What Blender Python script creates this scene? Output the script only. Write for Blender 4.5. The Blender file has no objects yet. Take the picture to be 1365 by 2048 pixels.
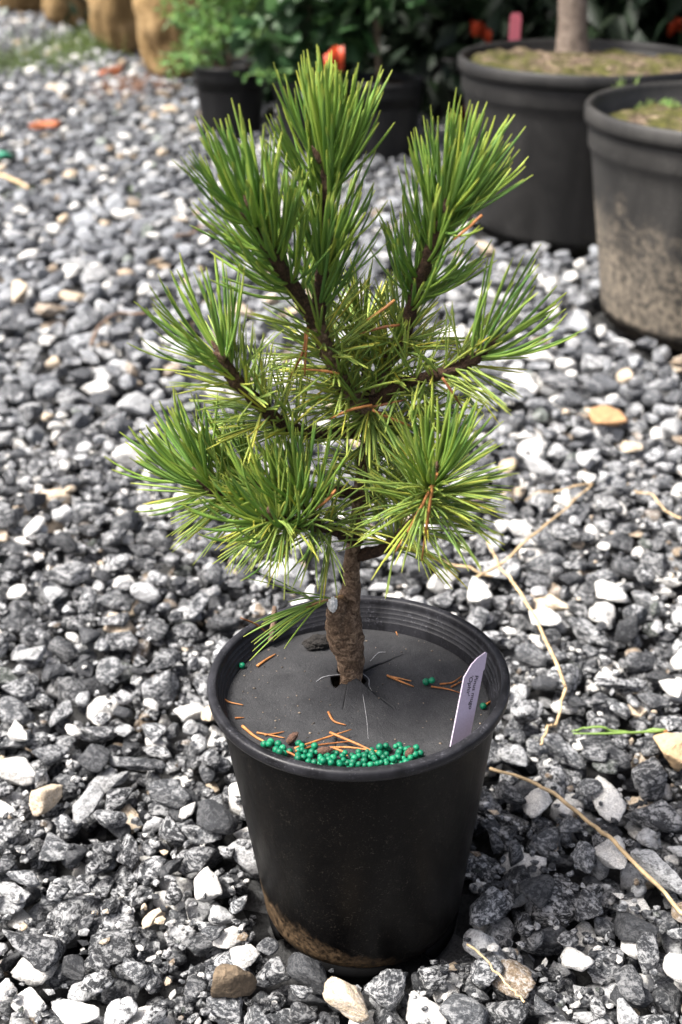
import bpy, bmesh, math, random
import numpy as np
from mathutils import Vector, Matrix

random.seed(7)
rng = np.random.default_rng(11)
S = bpy.context.scene
COL = S.collection
R = math.radians

# ------------------------------------------------------------------ camera
F_PX, PITCH, CAM_H = 2500.0, R(28.11), 0.581
cd = bpy.data.cameras.new('camera')
cam = bpy.data.objects.new('camera', cd)
COL.objects.link(cam)
cam.location = (0, 0, CAM_H)
cam.rotation_euler = (R(90) - PITCH, 0, 0)
cd.sensor_fit = 'VERTICAL'
cd.sensor_height = 36
cd.lens = F_PX / 2048 * 36
cd.clip_start, cd.clip_end = 0.01, 400
cd.dof.use_dof = True
cd.dof.focus_distance = 0.69
cd.dof.aperture_fstop = 8.5
S.camera = cam

# ------------------------------------------------------------------ sky, sun, exposure
SUN_EL, SUN_AZ = R(58), R(-102)          # azimuth measured from the view direction, to the left
w = bpy.data.worlds.new('World')
S.world = w
w.use_nodes = True
nt = w.node_tree
sky = nt.nodes.new('ShaderNodeTexSky')
sky.sky_type = 'NISHITA'
sky.sun_disc = False
sky.sun_elevation = SUN_EL
sky.sun_rotation = SUN_AZ
sky.air_density, sky.dust_density, sky.ozone_density = 0.5, 6.0, 0.3
bg = nt.nodes['Background']
bg.inputs['Strength'].default_value = 0.11
hs = nt.nodes.new('ShaderNodeHueSaturation')      # thin bright cloud: a paler sky
hs.inputs['Saturation'].default_value = 0.65
nt.links.new(sky.outputs[0], hs.inputs['Color'])
nt.links.new(hs.outputs[0], bg.inputs[0])
sl = bpy.data.lights.new('sun', 'SUN')
sl.energy, sl.angle, sl.color = 2.7, R(14), (1.0, 0.965, 0.91)
sun = bpy.data.objects.new('sun', sl)
COL.objects.link(sun)
sd = Vector((math.sin(SUN_AZ) * math.cos(SUN_EL), math.cos(SUN_AZ) * math.cos(SUN_EL), math.sin(SUN_EL)))
sun.rotation_euler = sd.to_track_quat('Z', 'Y').to_euler()
sun.location = sd * 20
S.view_settings.view_transform = 'Standard'
S.view_settings.look = 'None'
S.view_settings.gamma = 1
S.view_settings.use_curve_mapping = False
S.view_settings.exposure = 1.76

# ------------------------------------------------------------------ helpers
SP, CP = math.sin(PITCH), math.cos(PITCH)


def ray(px, py):
    u, v = (px - 682.5) / F_PX, (py - 1024) / F_PX
    return Vector((u, CP - v * SP, -SP - v * CP))


def at(px, py, Y):                       # photo pixel to the upright plane at distance Y
    d = ray(px, py)
    return Vector((0, 0, CAM_H)) + d * (Y / d.y)


def on(px, py, z=0.0):                   # photo pixel to the level plane at height z
    d = ray(px, py)
    return Vector((0, 0, CAM_H)) + d * ((z - CAM_H) / d.z)


def project(P):
    P = np.atleast_2d(P)
    x, y, z = P[:, 0], P[:, 1], P[:, 2] - CAM_H
    d, u = y * CP - z * SP, y * SP + z * CP
    return 682.5 + F_PX * x / d, 1024 - F_PX * u / d, d


def _hash(i, j, k):
    h = (i * 374761393 + j * 668265263 + k * 2147483647 + 1013) & 0xFFFFFFFF
    h = ((h ^ (h >> 13)) * 1274126177) & 0xFFFFFFFF
    return ((h ^ (h >> 16)) & 0xFFFF) / 32767.5 - 1.0


def vnoise(P):                           # value noise on (n,3), -1..1
    P = np.asarray(P, float)
    I = np.floor(P).astype(np.int64)
    f = P - I
    f = f * f * (3 - 2 * f)
    out = 0
    for a in (0, 1):
        for b in (0, 1):
            for c in (0, 1):
                wgt = (f[:, 0] if a else 1 - f[:, 0]) * (f[:, 1] if b else 1 - f[:, 1]) * (f[:, 2] if c else 1 - f[:, 2])
                out = out + wgt * _hash(I[:, 0] + a, I[:, 1] + b, I[:, 2] + c)
    return out


def mesh(name, V, tris=None, quads=None, mat=None, smooth=True, col=None):
    V = np.asarray(V, np.float32)
    me = bpy.data.meshes.new(name)
    me.vertices.add(len(V))
    me.vertices.foreach_set('co', V.ravel())
    loops, starts, n0 = [], [], 0
    for F, k in ((tris, 3), (quads, 4)):
        if F is not None and len(F):
            F = np.asarray(F, np.int32)
            loops.append(F.ravel())
            starts.append(np.arange(len(F), dtype=np.int32) * k + n0)
            n0 += len(F) * k
    loops, starts = np.concatenate(loops), np.concatenate(starts)
    me.loops.add(len(loops))
    me.loops.foreach_set('vertex_index', loops)
    me.polygons.add(len(starts))
    me.polygons.foreach_set('loop_start', starts)
    me.update(calc_edges=True)
    me.validate()
    if smooth:
        me.polygons.foreach_set('use_smooth', np.ones(len(me.polygons), bool))
    if col is not None:
        a = me.attributes.new('tint', 'FLOAT_COLOR', 'POINT')
        a.data.foreach_set('color', np.asarray(col, np.float32).ravel())
    if mat is not None:
        me.materials.append(mat)
    return me


def obj(name, me, parent=None, kind=None):
    o = bpy.data.objects.new(name, me)
    COL.objects.link(o)
    if parent is not None:
        o.parent = parent
    if kind:
        o['kind'] = kind
    return o


def tag(o, label, cat, group=None):
    o['label'], o['category'] = label, cat
    if group:
        o['group'] = group
    return o


def empty(name, loc, label, cat, group=None):
    o = bpy.data.objects.new(name, None)
    o.empty_display_size = 0.02
    COL.objects.link(o)
    o.location = loc
    return tag(o, label, cat, group)


class MB:                                # collects pieces into one mesh
    def __init__(s):
        s.V, s.T, s.Q, s.C, s.n = [], [], [], [], 0

    def add(s, V, T=None, Q=None, C=None):
        V = np.asarray(V, float)
        s.V.append(V)
        if T is not None and len(T):
            s.T.append(np.asarray(T) + s.n)
        if Q is not None and len(Q):
            s.Q.append(np.asarray(Q) + s.n)
        s.C.append(np.tile([1., 1, 1, 1], (len(V), 1)) if C is None else np.broadcast_to(C, (len(V), 4)))
        s.n += len(V)

    def mesh(s, name, mat, smooth=True):
        return mesh(name, np.concatenate(s.V), np.concatenate(s.T) if s.T else None,
                    np.concatenate(s.Q) if s.Q else None, mat, smooth, np.concatenate(s.C))


def smooth_path(pts, n):
    P = np.array([list(p) for p in pts], float)
    if len(P) == 2:
        return P[0] + (P[1] - P[0]) * np.linspace(0, 1, n)[:, None]
    E = np.vstack([2 * P[0] - P[1], P, 2 * P[-1] - P[-2]])
    t = np.linspace(0, len(P) - 1 - 1e-9, n)
    i = t.astype(int)
    f = (t - i)[:, None]
    a, b, c, d = E[i], E[i + 1], E[i + 2], E[i + 3]
    return 0.5 * (2 * b + (c - a) * f + (2 * a - 5 * b + 4 * c - d) * f ** 2 + (3 * b - a - 3 * c + d) * f ** 3)


def frames(P):
    T = np.gradient(P, axis=0)
    T /= np.linalg.norm(T, axis=1)[:, None] + 1e-12
    N = np.zeros_like(T)
    n = np.cross(T[0], [0.3, 0.9, 0.2])
    for i in range(len(T)):
        n = n - T[i] * np.dot(n, T[i])
        n /= np.linalg.norm(n) + 1e-12
        N[i] = n
    return T, N, np.cross(T, N)


def tube(pts, rad, n=24, sides=12, rough=0.0, scale=300.0, smoothp=True, seed=0.0, pegs=0.0):
    P = smooth_path(pts, n) if smoothp else np.array([list(p) for p in pts], float)
    n = len(P)
    r = np.interp(np.linspace(0, 1, n), np.linspace(0, 1, len(rad)), rad)
    T, N, B = frames(P)
    a = np.linspace(0, 2 * np.pi, sides, endpoint=False)
    D = N[:, None, :] * np.cos(a)[None, :, None] + B[:, None, :] * np.sin(a)[None, :, None]
    V = P[:, None, :] + D * r[:, None, None]
    if rough or pegs:
        q = V.reshape(-1, 3) * scale + seed
        m = (vnoise(q) * 0.6 + vnoise(q * 2.3 + 5) * 0.4) * rough
        if pegs:
            m = m + np.clip(vnoise(V.reshape(-1, 3) * 430 + 9) - 0.25, 0, 1) * pegs
        V = V + D * (m.reshape(n, sides) * r[:, None])[..., None]
    V = V.reshape(-1, 3)
    i = np.arange(n - 1)[:, None] * sides
    j = np.arange(sides)[None, :]
    k = (j + 1) % sides
    Q = np.stack([i + j, i + k, i + sides + k, i + sides + j], -1).reshape(-1, 4)
    V = np.vstack([V, P[0], P[-1]])
    m0, m1 = n * sides, n * sides + 1
    jj = np.arange(sides)
    kk = (jj + 1) % sides
    T3 = np.vstack([np.stack([kk, jj, np.full(sides, m0)], -1),
                    np.stack([(n - 1) * sides + jj, (n - 1) * sides + kk, np.full(sides, m1)], -1)])
    return V, T3, Q


def lathe(prof, seg=96):
    prof = np.array(prof, float)
    n = len(prof)
    a = np.linspace(0, 2 * np.pi, seg, endpoint=False)
    V = np.stack([prof[:, 0, None] * np.cos(a), prof[:, 0, None] * np.sin(a), np.repeat(prof[:, 1, None], seg, 1)], -1).reshape(-1, 3)
    i = np.arange(n - 1)[:, None] * seg
    j = np.arange(seg)[None, :]
    k = (j + 1) % seg
    Q = np.stack([i + j, i + k, i + seg + k, i + seg + j], -1).reshape(-1, 4)
    return V, Q


def ico(level):
    g = (1 + 5 ** .5) / 2
    V = [(-1, g, 0), (1, g, 0), (-1, -g, 0), (1, -g, 0), (0, -1, g), (0, 1, g), (0, -1, -g), (0, 1, -g), (g, 0, -1), (g, 0, 1), (-g, 0, -1), (-g, 0, 1)]
    F = [(0, 11, 5), (0, 5, 1), (0, 1, 7), (0, 7, 10), (0, 10, 11), (1, 5, 9), (5, 11, 4), (11, 10, 2), (10, 7, 6), (7, 1, 8),
         (3, 9, 4), (3, 4, 2), (3, 2, 6), (3, 6, 8), (3, 8, 9), (4, 9, 5), (2, 4, 11), (6, 2, 10), (8, 6, 7), (9, 8, 1)]
    V = [np.array(v, float) / np.linalg.norm(v) for v in V]
    for _ in range(level):
        mid, G = {}, []

        def m(a, b):
            key = (min(a, b), max(a, b))
            if key not in mid:
                v = V[a] + V[b]
                V.append(v / np.linalg.norm(v))
                mid[key] = len(V) - 1
            return mid[key]
        for a, b, c in F:
            x, y, z = m(a, b), m(b, c), m(c, a)
            G += [(a, x, z), (b, y, x), (c, z, y), (x, y, z)]
        F = G
    return np.array(V), np.array(F)


# ------------------------------------------------------------------ materials
class NT:
    def __init__(s, name):
        s.m = bpy.data.materials.new(name)
        s.m.use_nodes = True
        s.t = s.m.node_tree
        s.b = s.t.nodes['Principled BSDF']

    def n(s, typ, **kw):
        x = s.t.nodes.new('ShaderNode' + typ)
        for k, v in kw.items():
            setattr(x, k, v)
        return x

    def l(s, a, b):
        s.t.links.new(a, b)

    def pos(s, obj_space=False):
        return s.n('TexCoord').outputs['Object'] if obj_space else s.n('NewGeometry').outputs['Position']

    def noise(s, vec, scale, detail=4, rough=0.55, dist=0.0):
        x = s.n('TexNoise')
        x.inputs['Scale'].default_value = scale
        x.inputs['Detail'].default_value = detail
        x.inputs['Roughness'].default_value = rough
        x.inputs['Distortion'].default_value = dist
        s.l(vec, x.inputs['Vector'])
        return x.outputs['Fac']

    def ramp(s, fac, stops):
        x = s.n('ValToRGB')
        e = x.color_ramp.elements
        while len(e) < len(stops):
            e.new(0.5)
        for q, (p, c) in zip(e, stops):
            q.position = p
            q.color = (c, c, c, 1) if not isinstance(c, tuple) else (*c, 1)
        s.l(fac, x.inputs['Fac'])
        return x.outputs['Color']

    def mix(s, fac, a, b, mode='MIX'):
        x = s.n('MixRGB', blend_type=mode)
        for sock, v in ((x.inputs[0], fac), (x.inputs[1], a), (x.inputs[2], b)):
            if isinstance(v, (int, float)):
                sock.default_value = v
            elif isinstance(v, tuple):
                sock.default_value = (*v, 1)
            else:
                s.l(v, sock)
        return x.outputs[0]

    def math(s, op, a, b=0.0, clamp=False):
        x = s.n('Math', operation=op, use_clamp=clamp)
        for sock, v in ((x.inputs[0], a), (x.inputs[1], b)):
            if isinstance(v, (int, float)):
                sock.default_value = v
            else:
                s.l(v, sock)
        return x.outputs[0]

    def bump(s, h, dist, strength=1.0):
        x = s.n('Bump')
        x.inputs['Strength'].default_value = strength
        x.inputs['Distance'].default_value = dist
        s.l(h, x.inputs['Height'])
        s.l(x.outputs[0], s.b.inputs['Normal'])

    def set(s, **kw):
        names = dict(base='Base Color', rough='Roughness', spec='Specular IOR Level', trans='Transmission Weight', sub='Subsurface Weight')
        for k, v in kw.items():
            sock = s.b.inputs[names[k]]
            if isinstance(v, (int, float)):
                sock.default_value = v
            elif isinstance(v, tuple):
                sock.default_value = (*v, 1)
            else:
                s.l(v, sock)


def stone_material(name, per_object):
    k = NT(name)
    P = k.pos()
    if per_object:
        a = k.n('ObjectInfo')
        tint, alpha = a.outputs['Color'], a.outputs['Alpha']
    else:
        a = k.n('Attribute', attribute_name='tint')
        tint, alpha = a.outputs['Color'], a.outputs['Alpha']
    mp = k.n('Mapping')
    mp.inputs['Rotation'].default_value = (0.5, 0.7, 0.3)
    mp.inputs['Scale'].default_value = (1, 1, 2.2)
    k.l(P, mp.inputs['Vector'])
    n1 = k.noise(mp.outputs[0], 380, 6, 0.76, 0.5)
    n2 = k.noise(mp.outputs[0], 105, 4, 0.6, 1.2)
    n3 = k.noise(P, 900, 3, 0.6)
    sum_ = k.math('ADD', k.math('MULTIPLY', n1, 0.58), k.math('MULTIPLY', n2, 0.42))
    sp = k.ramp(sum_, [(0.485, 0.0), (0.53, 0.6), (0.585, 1.0)])
    dk = k.ramp(sum_, [(0.40, 0.0), (0.475, 1.0)])
    fine = k.ramp(n3, [(0.3, 0.55), (0.72, 1.35)])
    base = k.mix(1.0, tint, fine, 'MULTIPLY')
    base = k.mix(k.math('MULTIPLY', sp, alpha), base, (0.66, 0.665, 0.67))
    dkf = k.math('MULTIPLY', k.math('SUBTRACT', 1.0, dk), k.math('MULTIPLY', alpha, 0.85))
    base = k.mix(dkf, base, (0.011, 0.012, 0.013))
    k.set(base=base, rough=0.78, spec=0.32)
    h = k.math('ADD', k.math('MULTIPLY', n1, 0.65), k.math('MULTIPLY', n3, 0.35))
    k.bump(h, 0.0045, 0.85)
    return k.m


def plain(name, c, rough=0.6, var=0.35, scale=200, bump=0.0, spec=0.5, obj_space=True, sub=0.0):
    k = NT(name)
    P = k.pos(obj_space)
    n = k.noise(P, scale, 5, 0.6)
    k.set(base=k.mix(1.0, tuple(c), k.ramp(n, [(0.25, 1 - var), (0.75, 1 + var)]), 'MULTIPLY'), rough=rough, spec=spec)
    if sub:
        k.set(sub=sub)
        k.b.inputs['Subsurface Radius'].default_value = (0.002, 0.003, 0.001)
    if bump:
        k.bump(n, bump)
    return k.m


def bark_material(name, c1, c2, scale=380):
    k = NT(name)
    P = k.pos(True)
    n = k.noise(P, scale, 6, 0.7, 1.0)
    m = k.noise(P, scale * 3.1, 4, 0.65)
    f = k.math('ADD', k.math('MULTIPLY', n, 0.65), k.math('MULTIPLY', m, 0.35))
    base = k.ramp(f, [(0.34, tuple(x * 0.3 for x in c1)), (0.47, c1), (0.60, c2), (0.72, tuple(min(1, x * 1.9) for x in c2))])
    k.set(base=base, rough=0.85, spec=0.25)
    k.bump(f, 0.005, 1.0)
    return k.m


def needle_material():
    k = NT('needle_green')
    a = k.n('Attribute', attribute_name='tint')           # r: along the needle, g: random, b: age
    sx = k.n('SeparateColor')
    k.l(a.outputs['Color'], sx.inputs[0])
    t, g, age = sx.outputs
    green = k.ramp(g, [(0.0, (0.110, 0.225, 0.055)), (0.5, (0.180, 0.315, 0.062)), (1.0, (0.270, 0.395, 0.066))])
    old = k.ramp(g, [(0.0, (0.22, 0.32, 0.085)), (0.6, (0.34, 0.42, 0.10)), (0.86, (0.48, 0.50, 0.10)), (1.0, (0.62, 0.50, 0.07))])
    c = k.mix(age, green, old)
    tip = k.ramp(t, [(0.86, 0.0), (0.98, 0.65)])
    c = k.mix(tip, c, (0.46, 0.48, 0.09))
    base = k.ramp(t, [(0.0, 0.35), (0.10, 0.0)])
    c = k.mix(base, c, (0.20, 0.24, 0.08))
    k.set(base=c, rough=0.48, spec=0.22)
    tr = k.n('BsdfTranslucent')
    k.l(c, tr.inputs['Color'])
    mx = k.n('MixShader')
    mx.inputs[0].default_value = 0.27
    k.l(k.b.outputs[0], mx.inputs[1])
    k.l(tr.outputs[0], mx.inputs[2])
    k.l(mx.outputs[0], k.t.nodes['Material Output'].inputs['Surface'])
    return k.m


def leaf_material(name, c, var=0.5, tr=0.25):
    k = NT(name)
    a = k.n('Attribute', attribute_name='tint')
    c_ = k.mix(1.0, tuple(c), a.outputs['Color'], 'MULTIPLY')
    k.set(base=c_, rough=0.5, spec=0.4)
    t = k.n('BsdfTranslucent')
    k.l(c_, t.inputs['Color'])
    mx = k.n('MixShader')
    mx.inputs[0].default_value = tr
    k.l(k.b.outputs[0], mx.inputs[1])
    k.l(t.outputs[0], mx.inputs[2])
    k.l(mx.outputs[0], k.t.nodes['Material Output'].inputs['Surface'])
    return k.m


def pot_material(name, base_c, dust_c, dust, mud_c=None, mud_h=0.0, mud_soft=0.03, side=0.0, rough=0.42, far=False, spec=.3):
    """black nursery plastic; dust film, scratches and a mud stain that has a ragged edge of its own"""
    k = NT(name)
    P = k.pos(True)
    s = 0.35 if far else 1.0
    mp = k.n('Mapping')
    mp.inputs['Scale'].default_value = (1, 1, 0.35)
    k.l(P, mp.inputs['Vector'])
    film = k.noise(mp.outputs[0], 38 * s, 6, 0.65, 0.6)
    speck = k.noise(P, 900 * s, 3, 0.7)
    blot = k.noise(P, 130 * s, 5, 0.7, 0.5)
    f = k.math('MULTIPLY', k.ramp(film, [(0.35, 0.15), (0.72, 1.0)]), dust)
    f = k.math('ADD', f, k.math('MULTIPLY', k.ramp(speck, [(0.56, 0.0), (0.68, 0.75)]), k.ramp(blot, [(0.47, 0.10), (0.60, 1.0)])), True)
    c = k.mix(f, tuple(base_c), tuple(dust_c))
    ro = k.ramp(film, [(0.3, rough - 0.08), (0.7, rough + 0.14)])
    if mud_c:
        sx = k.n('SeparateXYZ')
        k.l(P, sx.inputs[0])
        h = k.math('ADD', k.math('MULTIPLY', sx.outputs['X'], side), mud_h)
        d = k.math('SUBTRACT', h, sx.outputs['Z'])
        d = k.math('ADD', d, k.math('MULTIPLY', k.math('SUBTRACT', k.noise(P, 60 * s, 6, 0.7, 0.4), 0.5), mud_soft * 3.2))
        mm = k.math('DIVIDE', d, mud_soft, True)
        mm = k.math('MULTIPLY', mm, k.ramp(k.noise(P, 300 * s, 5, 0.7), [(0.40, 0.12), (0.60, 0.85)]))
        c = k.mix(mm, c, tuple(mud_c))
        ro = k.mix(mm, ro, (0.9, 0.9, 0.9))
    k.set(base=c, rough=ro, spec=spec)
    k.bump(k.math('ADD', k.math('MULTIPLY', film, 0.6), k.math('MULTIPLY', speck, 0.12)), 0.0012 / s, 0.5)
    return k.m


M_STONE_OBJ = stone_material('stone_single', True)
M_STONE = stone_material('stone_mass', False)
M_NEEDLE = needle_material()
M_BARK = bark_material('trunk_bark', (0.145, 0.092, 0.058), (0.36, 0.25, 0.165), 230)
M_TWIG = bark_material('shoot_bark', (0.058, 0.034, 0.022), (0.150, 0.085, 0.052), 500)
M_BUD = bark_material('bud_scales', (0.16, 0.085, 0.06), (0.34, 0.22, 0.17), 700)
M_SEAL = plain('graft_wax', (0.8, 0.79, 0.76), 0.5, 0.25, 600, 0.001)
k = NT('dead_needle')
k.set(base=k.mix(1.0, k.ramp(k.n('ObjectInfo').outputs['Random'], [(0.0, (0.17, 0.065, 0.025)), (0.5, (0.33, 0.125, 0.036)), (1.0, (0.44, 0.20, 0.07))]), k.ramp(k.noise(k.pos(), 240, 4, .65), [(.3, .5), (.7, 1.3)]), 'MULTIPLY'), rough=.55, spec=.3)
M_DEAD = k.m
M_STRAW = plain('dry_straw', (0.46, 0.33, 0.18), 0.65, 0.55, 130)
M_WOOD = bark_material('weathered_wood', (0.20, 0.13, 0.09), (0.33, 0.23, 0.16), 300)
M_SOILCLOD = plain('wet_soil', (0.018, 0.015, 0.013), 0.9, 0.5, 700, 0.003)
M_CONE = plain('pollen_cone', (0.11, 0.055, 0.035), 0.8, 0.6, 1400, 0.002)
k = NT('fertilizer_coat')
oi = k.n('ObjectInfo')
k.set(base=k.mix(1.0, k.ramp(oi.outputs['Random'], [(0.0, (0.0, 0.08, 0.04)), (0.6, (0.0, 0.135, 0.065)), (1.0, (0.010, 0.20, 0.095))]), k.ramp(k.noise(k.pos(), 700, 4, .6), [(.3, .7), (.7, 1.2)]), 'MULTIPLY'), rough=0.5, spec=0.35)
k.bump(k.noise(k.pos(), 900, 3, .6), .0004, .5)
M_PRILL = k.m

# ------------------------------------------------------------------ ground
GZ = -0.014
k = NT('ground_grit')
P_ = k.pos()
vo = k.n('TexVoronoi')
vo.inputs['Scale'].default_value = 42
k.l(P_, vo.inputs['Vector'])
gr = k.noise(P_, 500, 5, 0.7)
cc = k.ramp(vo.outputs['Color'], [(0.2, 0.02), (0.6, 0.05), (0.95, 0.14)])
k.set(base=k.mix(1.0, cc, k.ramp(gr, [(0.25, 0.4), (0.75, 1.3)]), 'MULTIPLY'), rough=0.9, spec=0.2)
k.bump(k.math('SUBTRACT', gr, vo.outputs['Distance']), 0.01, 0.8)
gs = 90
xs = np.linspace(-gs, gs, 61)
GX, GY = np.meshgrid(xs, xs + 60)
n_ = len(xs)
ii = np.arange(n_ - 1)[:, None] * n_ + np.arange(n_ - 1)[None, :]
ground = obj('ground', mesh('ground', np.stack([GX, GY, 0 * GX + GZ], -1).reshape(-1, 3), None,
                            np.stack([ii, ii + 1, ii + n_ + 1, ii + n_], -1).reshape(-1, 4), k.m, False), None, 'structure')

POT = (0.0136, 0.5712)                     # small pot base centre
POT_A, POT_B = (0.385, 2.08), (0.511, 1.635)
POTS_FAR = [(-0.243, 2.86), (-0.060, 2.68), (0.088, 2.66), (0.62, 2.78), (0.93, 2.30), (0.28, 2.98)]

# ---- gravel: crushed stones, each dropped on to those below it
LV = [ico(i) for i in range(4)]
NT_SHAPES, NT_ = 72, 220
CELL = 0.003


def shape_fn(seed):
    r = np.random.default_rng(seed)
    n = r.normal(size=(r.integers(8, 13), 3))
    n /= np.linalg.norm(n, axis=1)[:, None]
    h = r.uniform(0.62, 1.0, len(n))
    p = r.uniform(16, 36)
    off = r.uniform(0, 50, 3)

    def fn(D, noise):
        c = np.clip(D @ n.T / h, 0, None)
        rad = np.minimum((c ** p).sum(1) ** (-1 / p), 1.6)
        if noise:
            rad = rad * (1 + 0.055 * vnoise(D * 3.2 + off) + 0.04 * vnoise(D * 7 + off) + 0.03 * vnoise(D * 15 + off))
        return D * rad[:, None]
    return fn


def rot_from(r):
    q = r.normal(size=4)
    q /= np.linalg.norm(q)
    a, b, c, d = q
    return np.array([[1 - 2 * (c * c + d * d), 2 * (b * c - a * d), 2 * (b * d + a * c)],
                     [2 * (b * c + a * d), 1 - 2 * (b * b + d * d), 2 * (c * d - a * b)],
                     [2 * (b * d - a * c), 2 * (c * d + a * b), 1 - 2 * (b * b + c * c)]])


fns = [shape_fn(100 + i) for i in range(NT_SHAPES)]
TPL = []
for i in range(NT_ + 24):
    r = np.random.default_rng(1000 + i)
    fn = fns[i % NT_SHAPES]
    Rz, Rt = rot_from(r), None
    size = float(np.clip(r.lognormal(math.log(0.0172 if i % 5 < 3 else 0.0092), 0.27), 0.0052, 0.0265))     # half length
    if i >= NT_:
        size = float(r.uniform(.0018, .0038))
    ax = np.array([1.0, r.uniform(0.62, 0.95), r.uniform(0.38, 0.66)])
    tilt, az = abs(r.normal(0, 0.38)), r.uniform(0, 6.283)
    ct, st, ca, sa = math.cos(tilt), math.sin(tilt), math.cos(az), math.sin(az)
    Rx = np.array([[1, 0, 0], [0, ct, -st], [0, st, ct]])
    Ra = np.array([[ca, -sa, 0], [sa, ca, 0], [0, 0, 1]])
    M = Ra @ Rx
    lods = []
    for L in range(4):
        D, Ft = LV[L]
        v = fn(D @ Rz.T, L >= 2) * ax * size
        lods.append(v @ M.T)
    v = lods[3]
    c = np.floor(v[:, :2] / CELL + 0.5).astype(int)
    m = np.abs(c).max()
    bot = np.full((2 * m + 1, 2 * m + 1), np.inf)
    top = np.full((2 * m + 1, 2 * m + 1), -np.inf)
    np.minimum.at(bot, (c[:, 1] + m, c[:, 0] + m), v[:, 2])
    np.maximum.at(top, (c[:, 1] + m, c[:, 0] + m), v[:, 2])
    TPL.append((lods, m, bot, top, size))
BYSIZE = sorted(range(NT_), key=lambda i: TPL[i][4])

X0, Y0, X1, Y1 = -2.25, 0.16, 2.25, 6.0
nx, ny = int((X1 - X0) / CELL), int((Y1 - Y0) / CELL)
cx = X0 + (np.arange(nx) + .5) * CELL
cy = Y0 + (np.arange(ny) + .5) * CELL
H = np.full((ny, nx), GZ + 0.0)
CXX, CYY = np.meshgrid(cx, cy)
for (px_, py_), rad in [(POT, 0.0640), (POT_A, 0.158), (POT_B, 0.158)] + [(p, 0.064) for p in POTS_FAR]:
    H[(CXX - px_) ** 2 + (CYY - py_) ** 2 < rad ** 2] = 9.0
del CXX, CYY


def halfw(y):
    return 0.305 * y + 0.30


py_rng = random.Random(5)
placed = []
BANDS = [(0.20, 1.30, 6400, 12, 1.0), (1.30, 2.3, 3600, 8, 1.0), (2.3, 3.6, 2300, 5, 1.06), (3.6, 5.9, 1500, 4, 1.35)]
for ya, yb, dens, cand, _ in BANDS:
    area = (halfw(ya) + halfw(yb)) * (yb - ya)
    for i in range(int(area * dens)):
        best = None
        for c in range(cand):
            t = py_rng.randrange(NT_) if ya < 1.3 else BYSIZE[py_rng.randrange(NT_ * 3 // 10, NT_)]
            y = py_rng.uniform(ya, yb)
            hw = halfw(y)
            x = py_rng.uniform(-hw, hw)
            _, m, bot, top, sz = TPL[t]
            ix, iy = int((x - X0) / CELL), int((y - Y0) / CELL)
            if abs(x) > .305 * y + .09 and c > cand // 3:      # beyond the frame edge: fewer tries
                continue
            if ix - m < 0 or iy - m < 0 or ix + m >= nx or iy + m >= ny:
                continue
            sub = H[iy - m:iy + m + 1, ix - m:ix + m + 1]
            z = float((sub - bot).max())
            if z > 1:
                continue
            s = z + 0.35 * sz
            if best is None or s < best[0]:
                best = (s, z, t, ix, iy, m)
        if best is None:
            continue
        s, z, t, ix, iy, m = best
        if z > 0.026:
            continue
        z -= 0.0012
        sub = H[iy - m:iy + m + 1, ix - m:ix + m + 1]
        np.maximum(sub, TPL[t][3] + z, out=sub)
        placed.append((t, X0 + (ix + .5) * CELL, Y0 + (iy + .5) * CELL, z))


# grit and crumbs that have trickled into the gaps of the near stretch
for i in range(5200):
    best = None
    y = py_rng.uniform(.3, 1.25)
    for c in range(7):
        t = py_rng.randrange(NT_, NT_ + 24)
        x, yy = py_rng.uniform(-.305 * y - .05, .305 * y + .05), y + py_rng.uniform(-.03, .03)
        _, m, bot, top, sz = TPL[t]
        ix, iy = int((x - X0) / CELL), int((yy - Y0) / CELL)
        z = float((H[iy - m:iy + m + 1, ix - m:ix + m + 1] - bot).max())
        if z < 1 and math.hypot(x - POT[0], yy - POT[1]) > .0665 and (best is None or z < best[0]):
            best = (z, t, ix, iy, m)
    if best:
        z, t, ix, iy, m = best
        placed.append((t, X0 + (ix + .5) * CELL + py_rng.uniform(-.001, .001), Y0 + (iy + .5) * CELL + py_rng.uniform(-.001, .001), z - .0008))


def stone_tint():
    """tone and speckle strength of one stone"""
    u, v = py_rng.random(), py_rng.uniform(0.75, 1.3)
    if u < 0.50:
        return (0.048 * v, 0.051 * v, 0.057 * v, py_rng.choice((.12, .35, .6, .9)))
    if u < 0.74:
        return (0.100 * v, 0.106 * v, 0.115 * v, py_rng.uniform(0.5, 1.0))
    if u < 0.86:
        return (0.33 * v, 0.335 * v, 0.34 * v, py_rng.uniform(0.4, 0.9))
    if u < 0.945:
        return (0.74, 0.725, 0.69, py_rng.uniform(0.03, 0.30))
    if u < 0.964:
        return (0.62, 0.50, 0.36, py_rng.uniform(0.1, 0.4))
    if u < 0.99:
        return (0.20 * v, 0.15 * v, 0.10 * v, py_rng.uniform(0.2, 0.7))
    return (0.10, 0.115, 0.10, 0.5)


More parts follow.
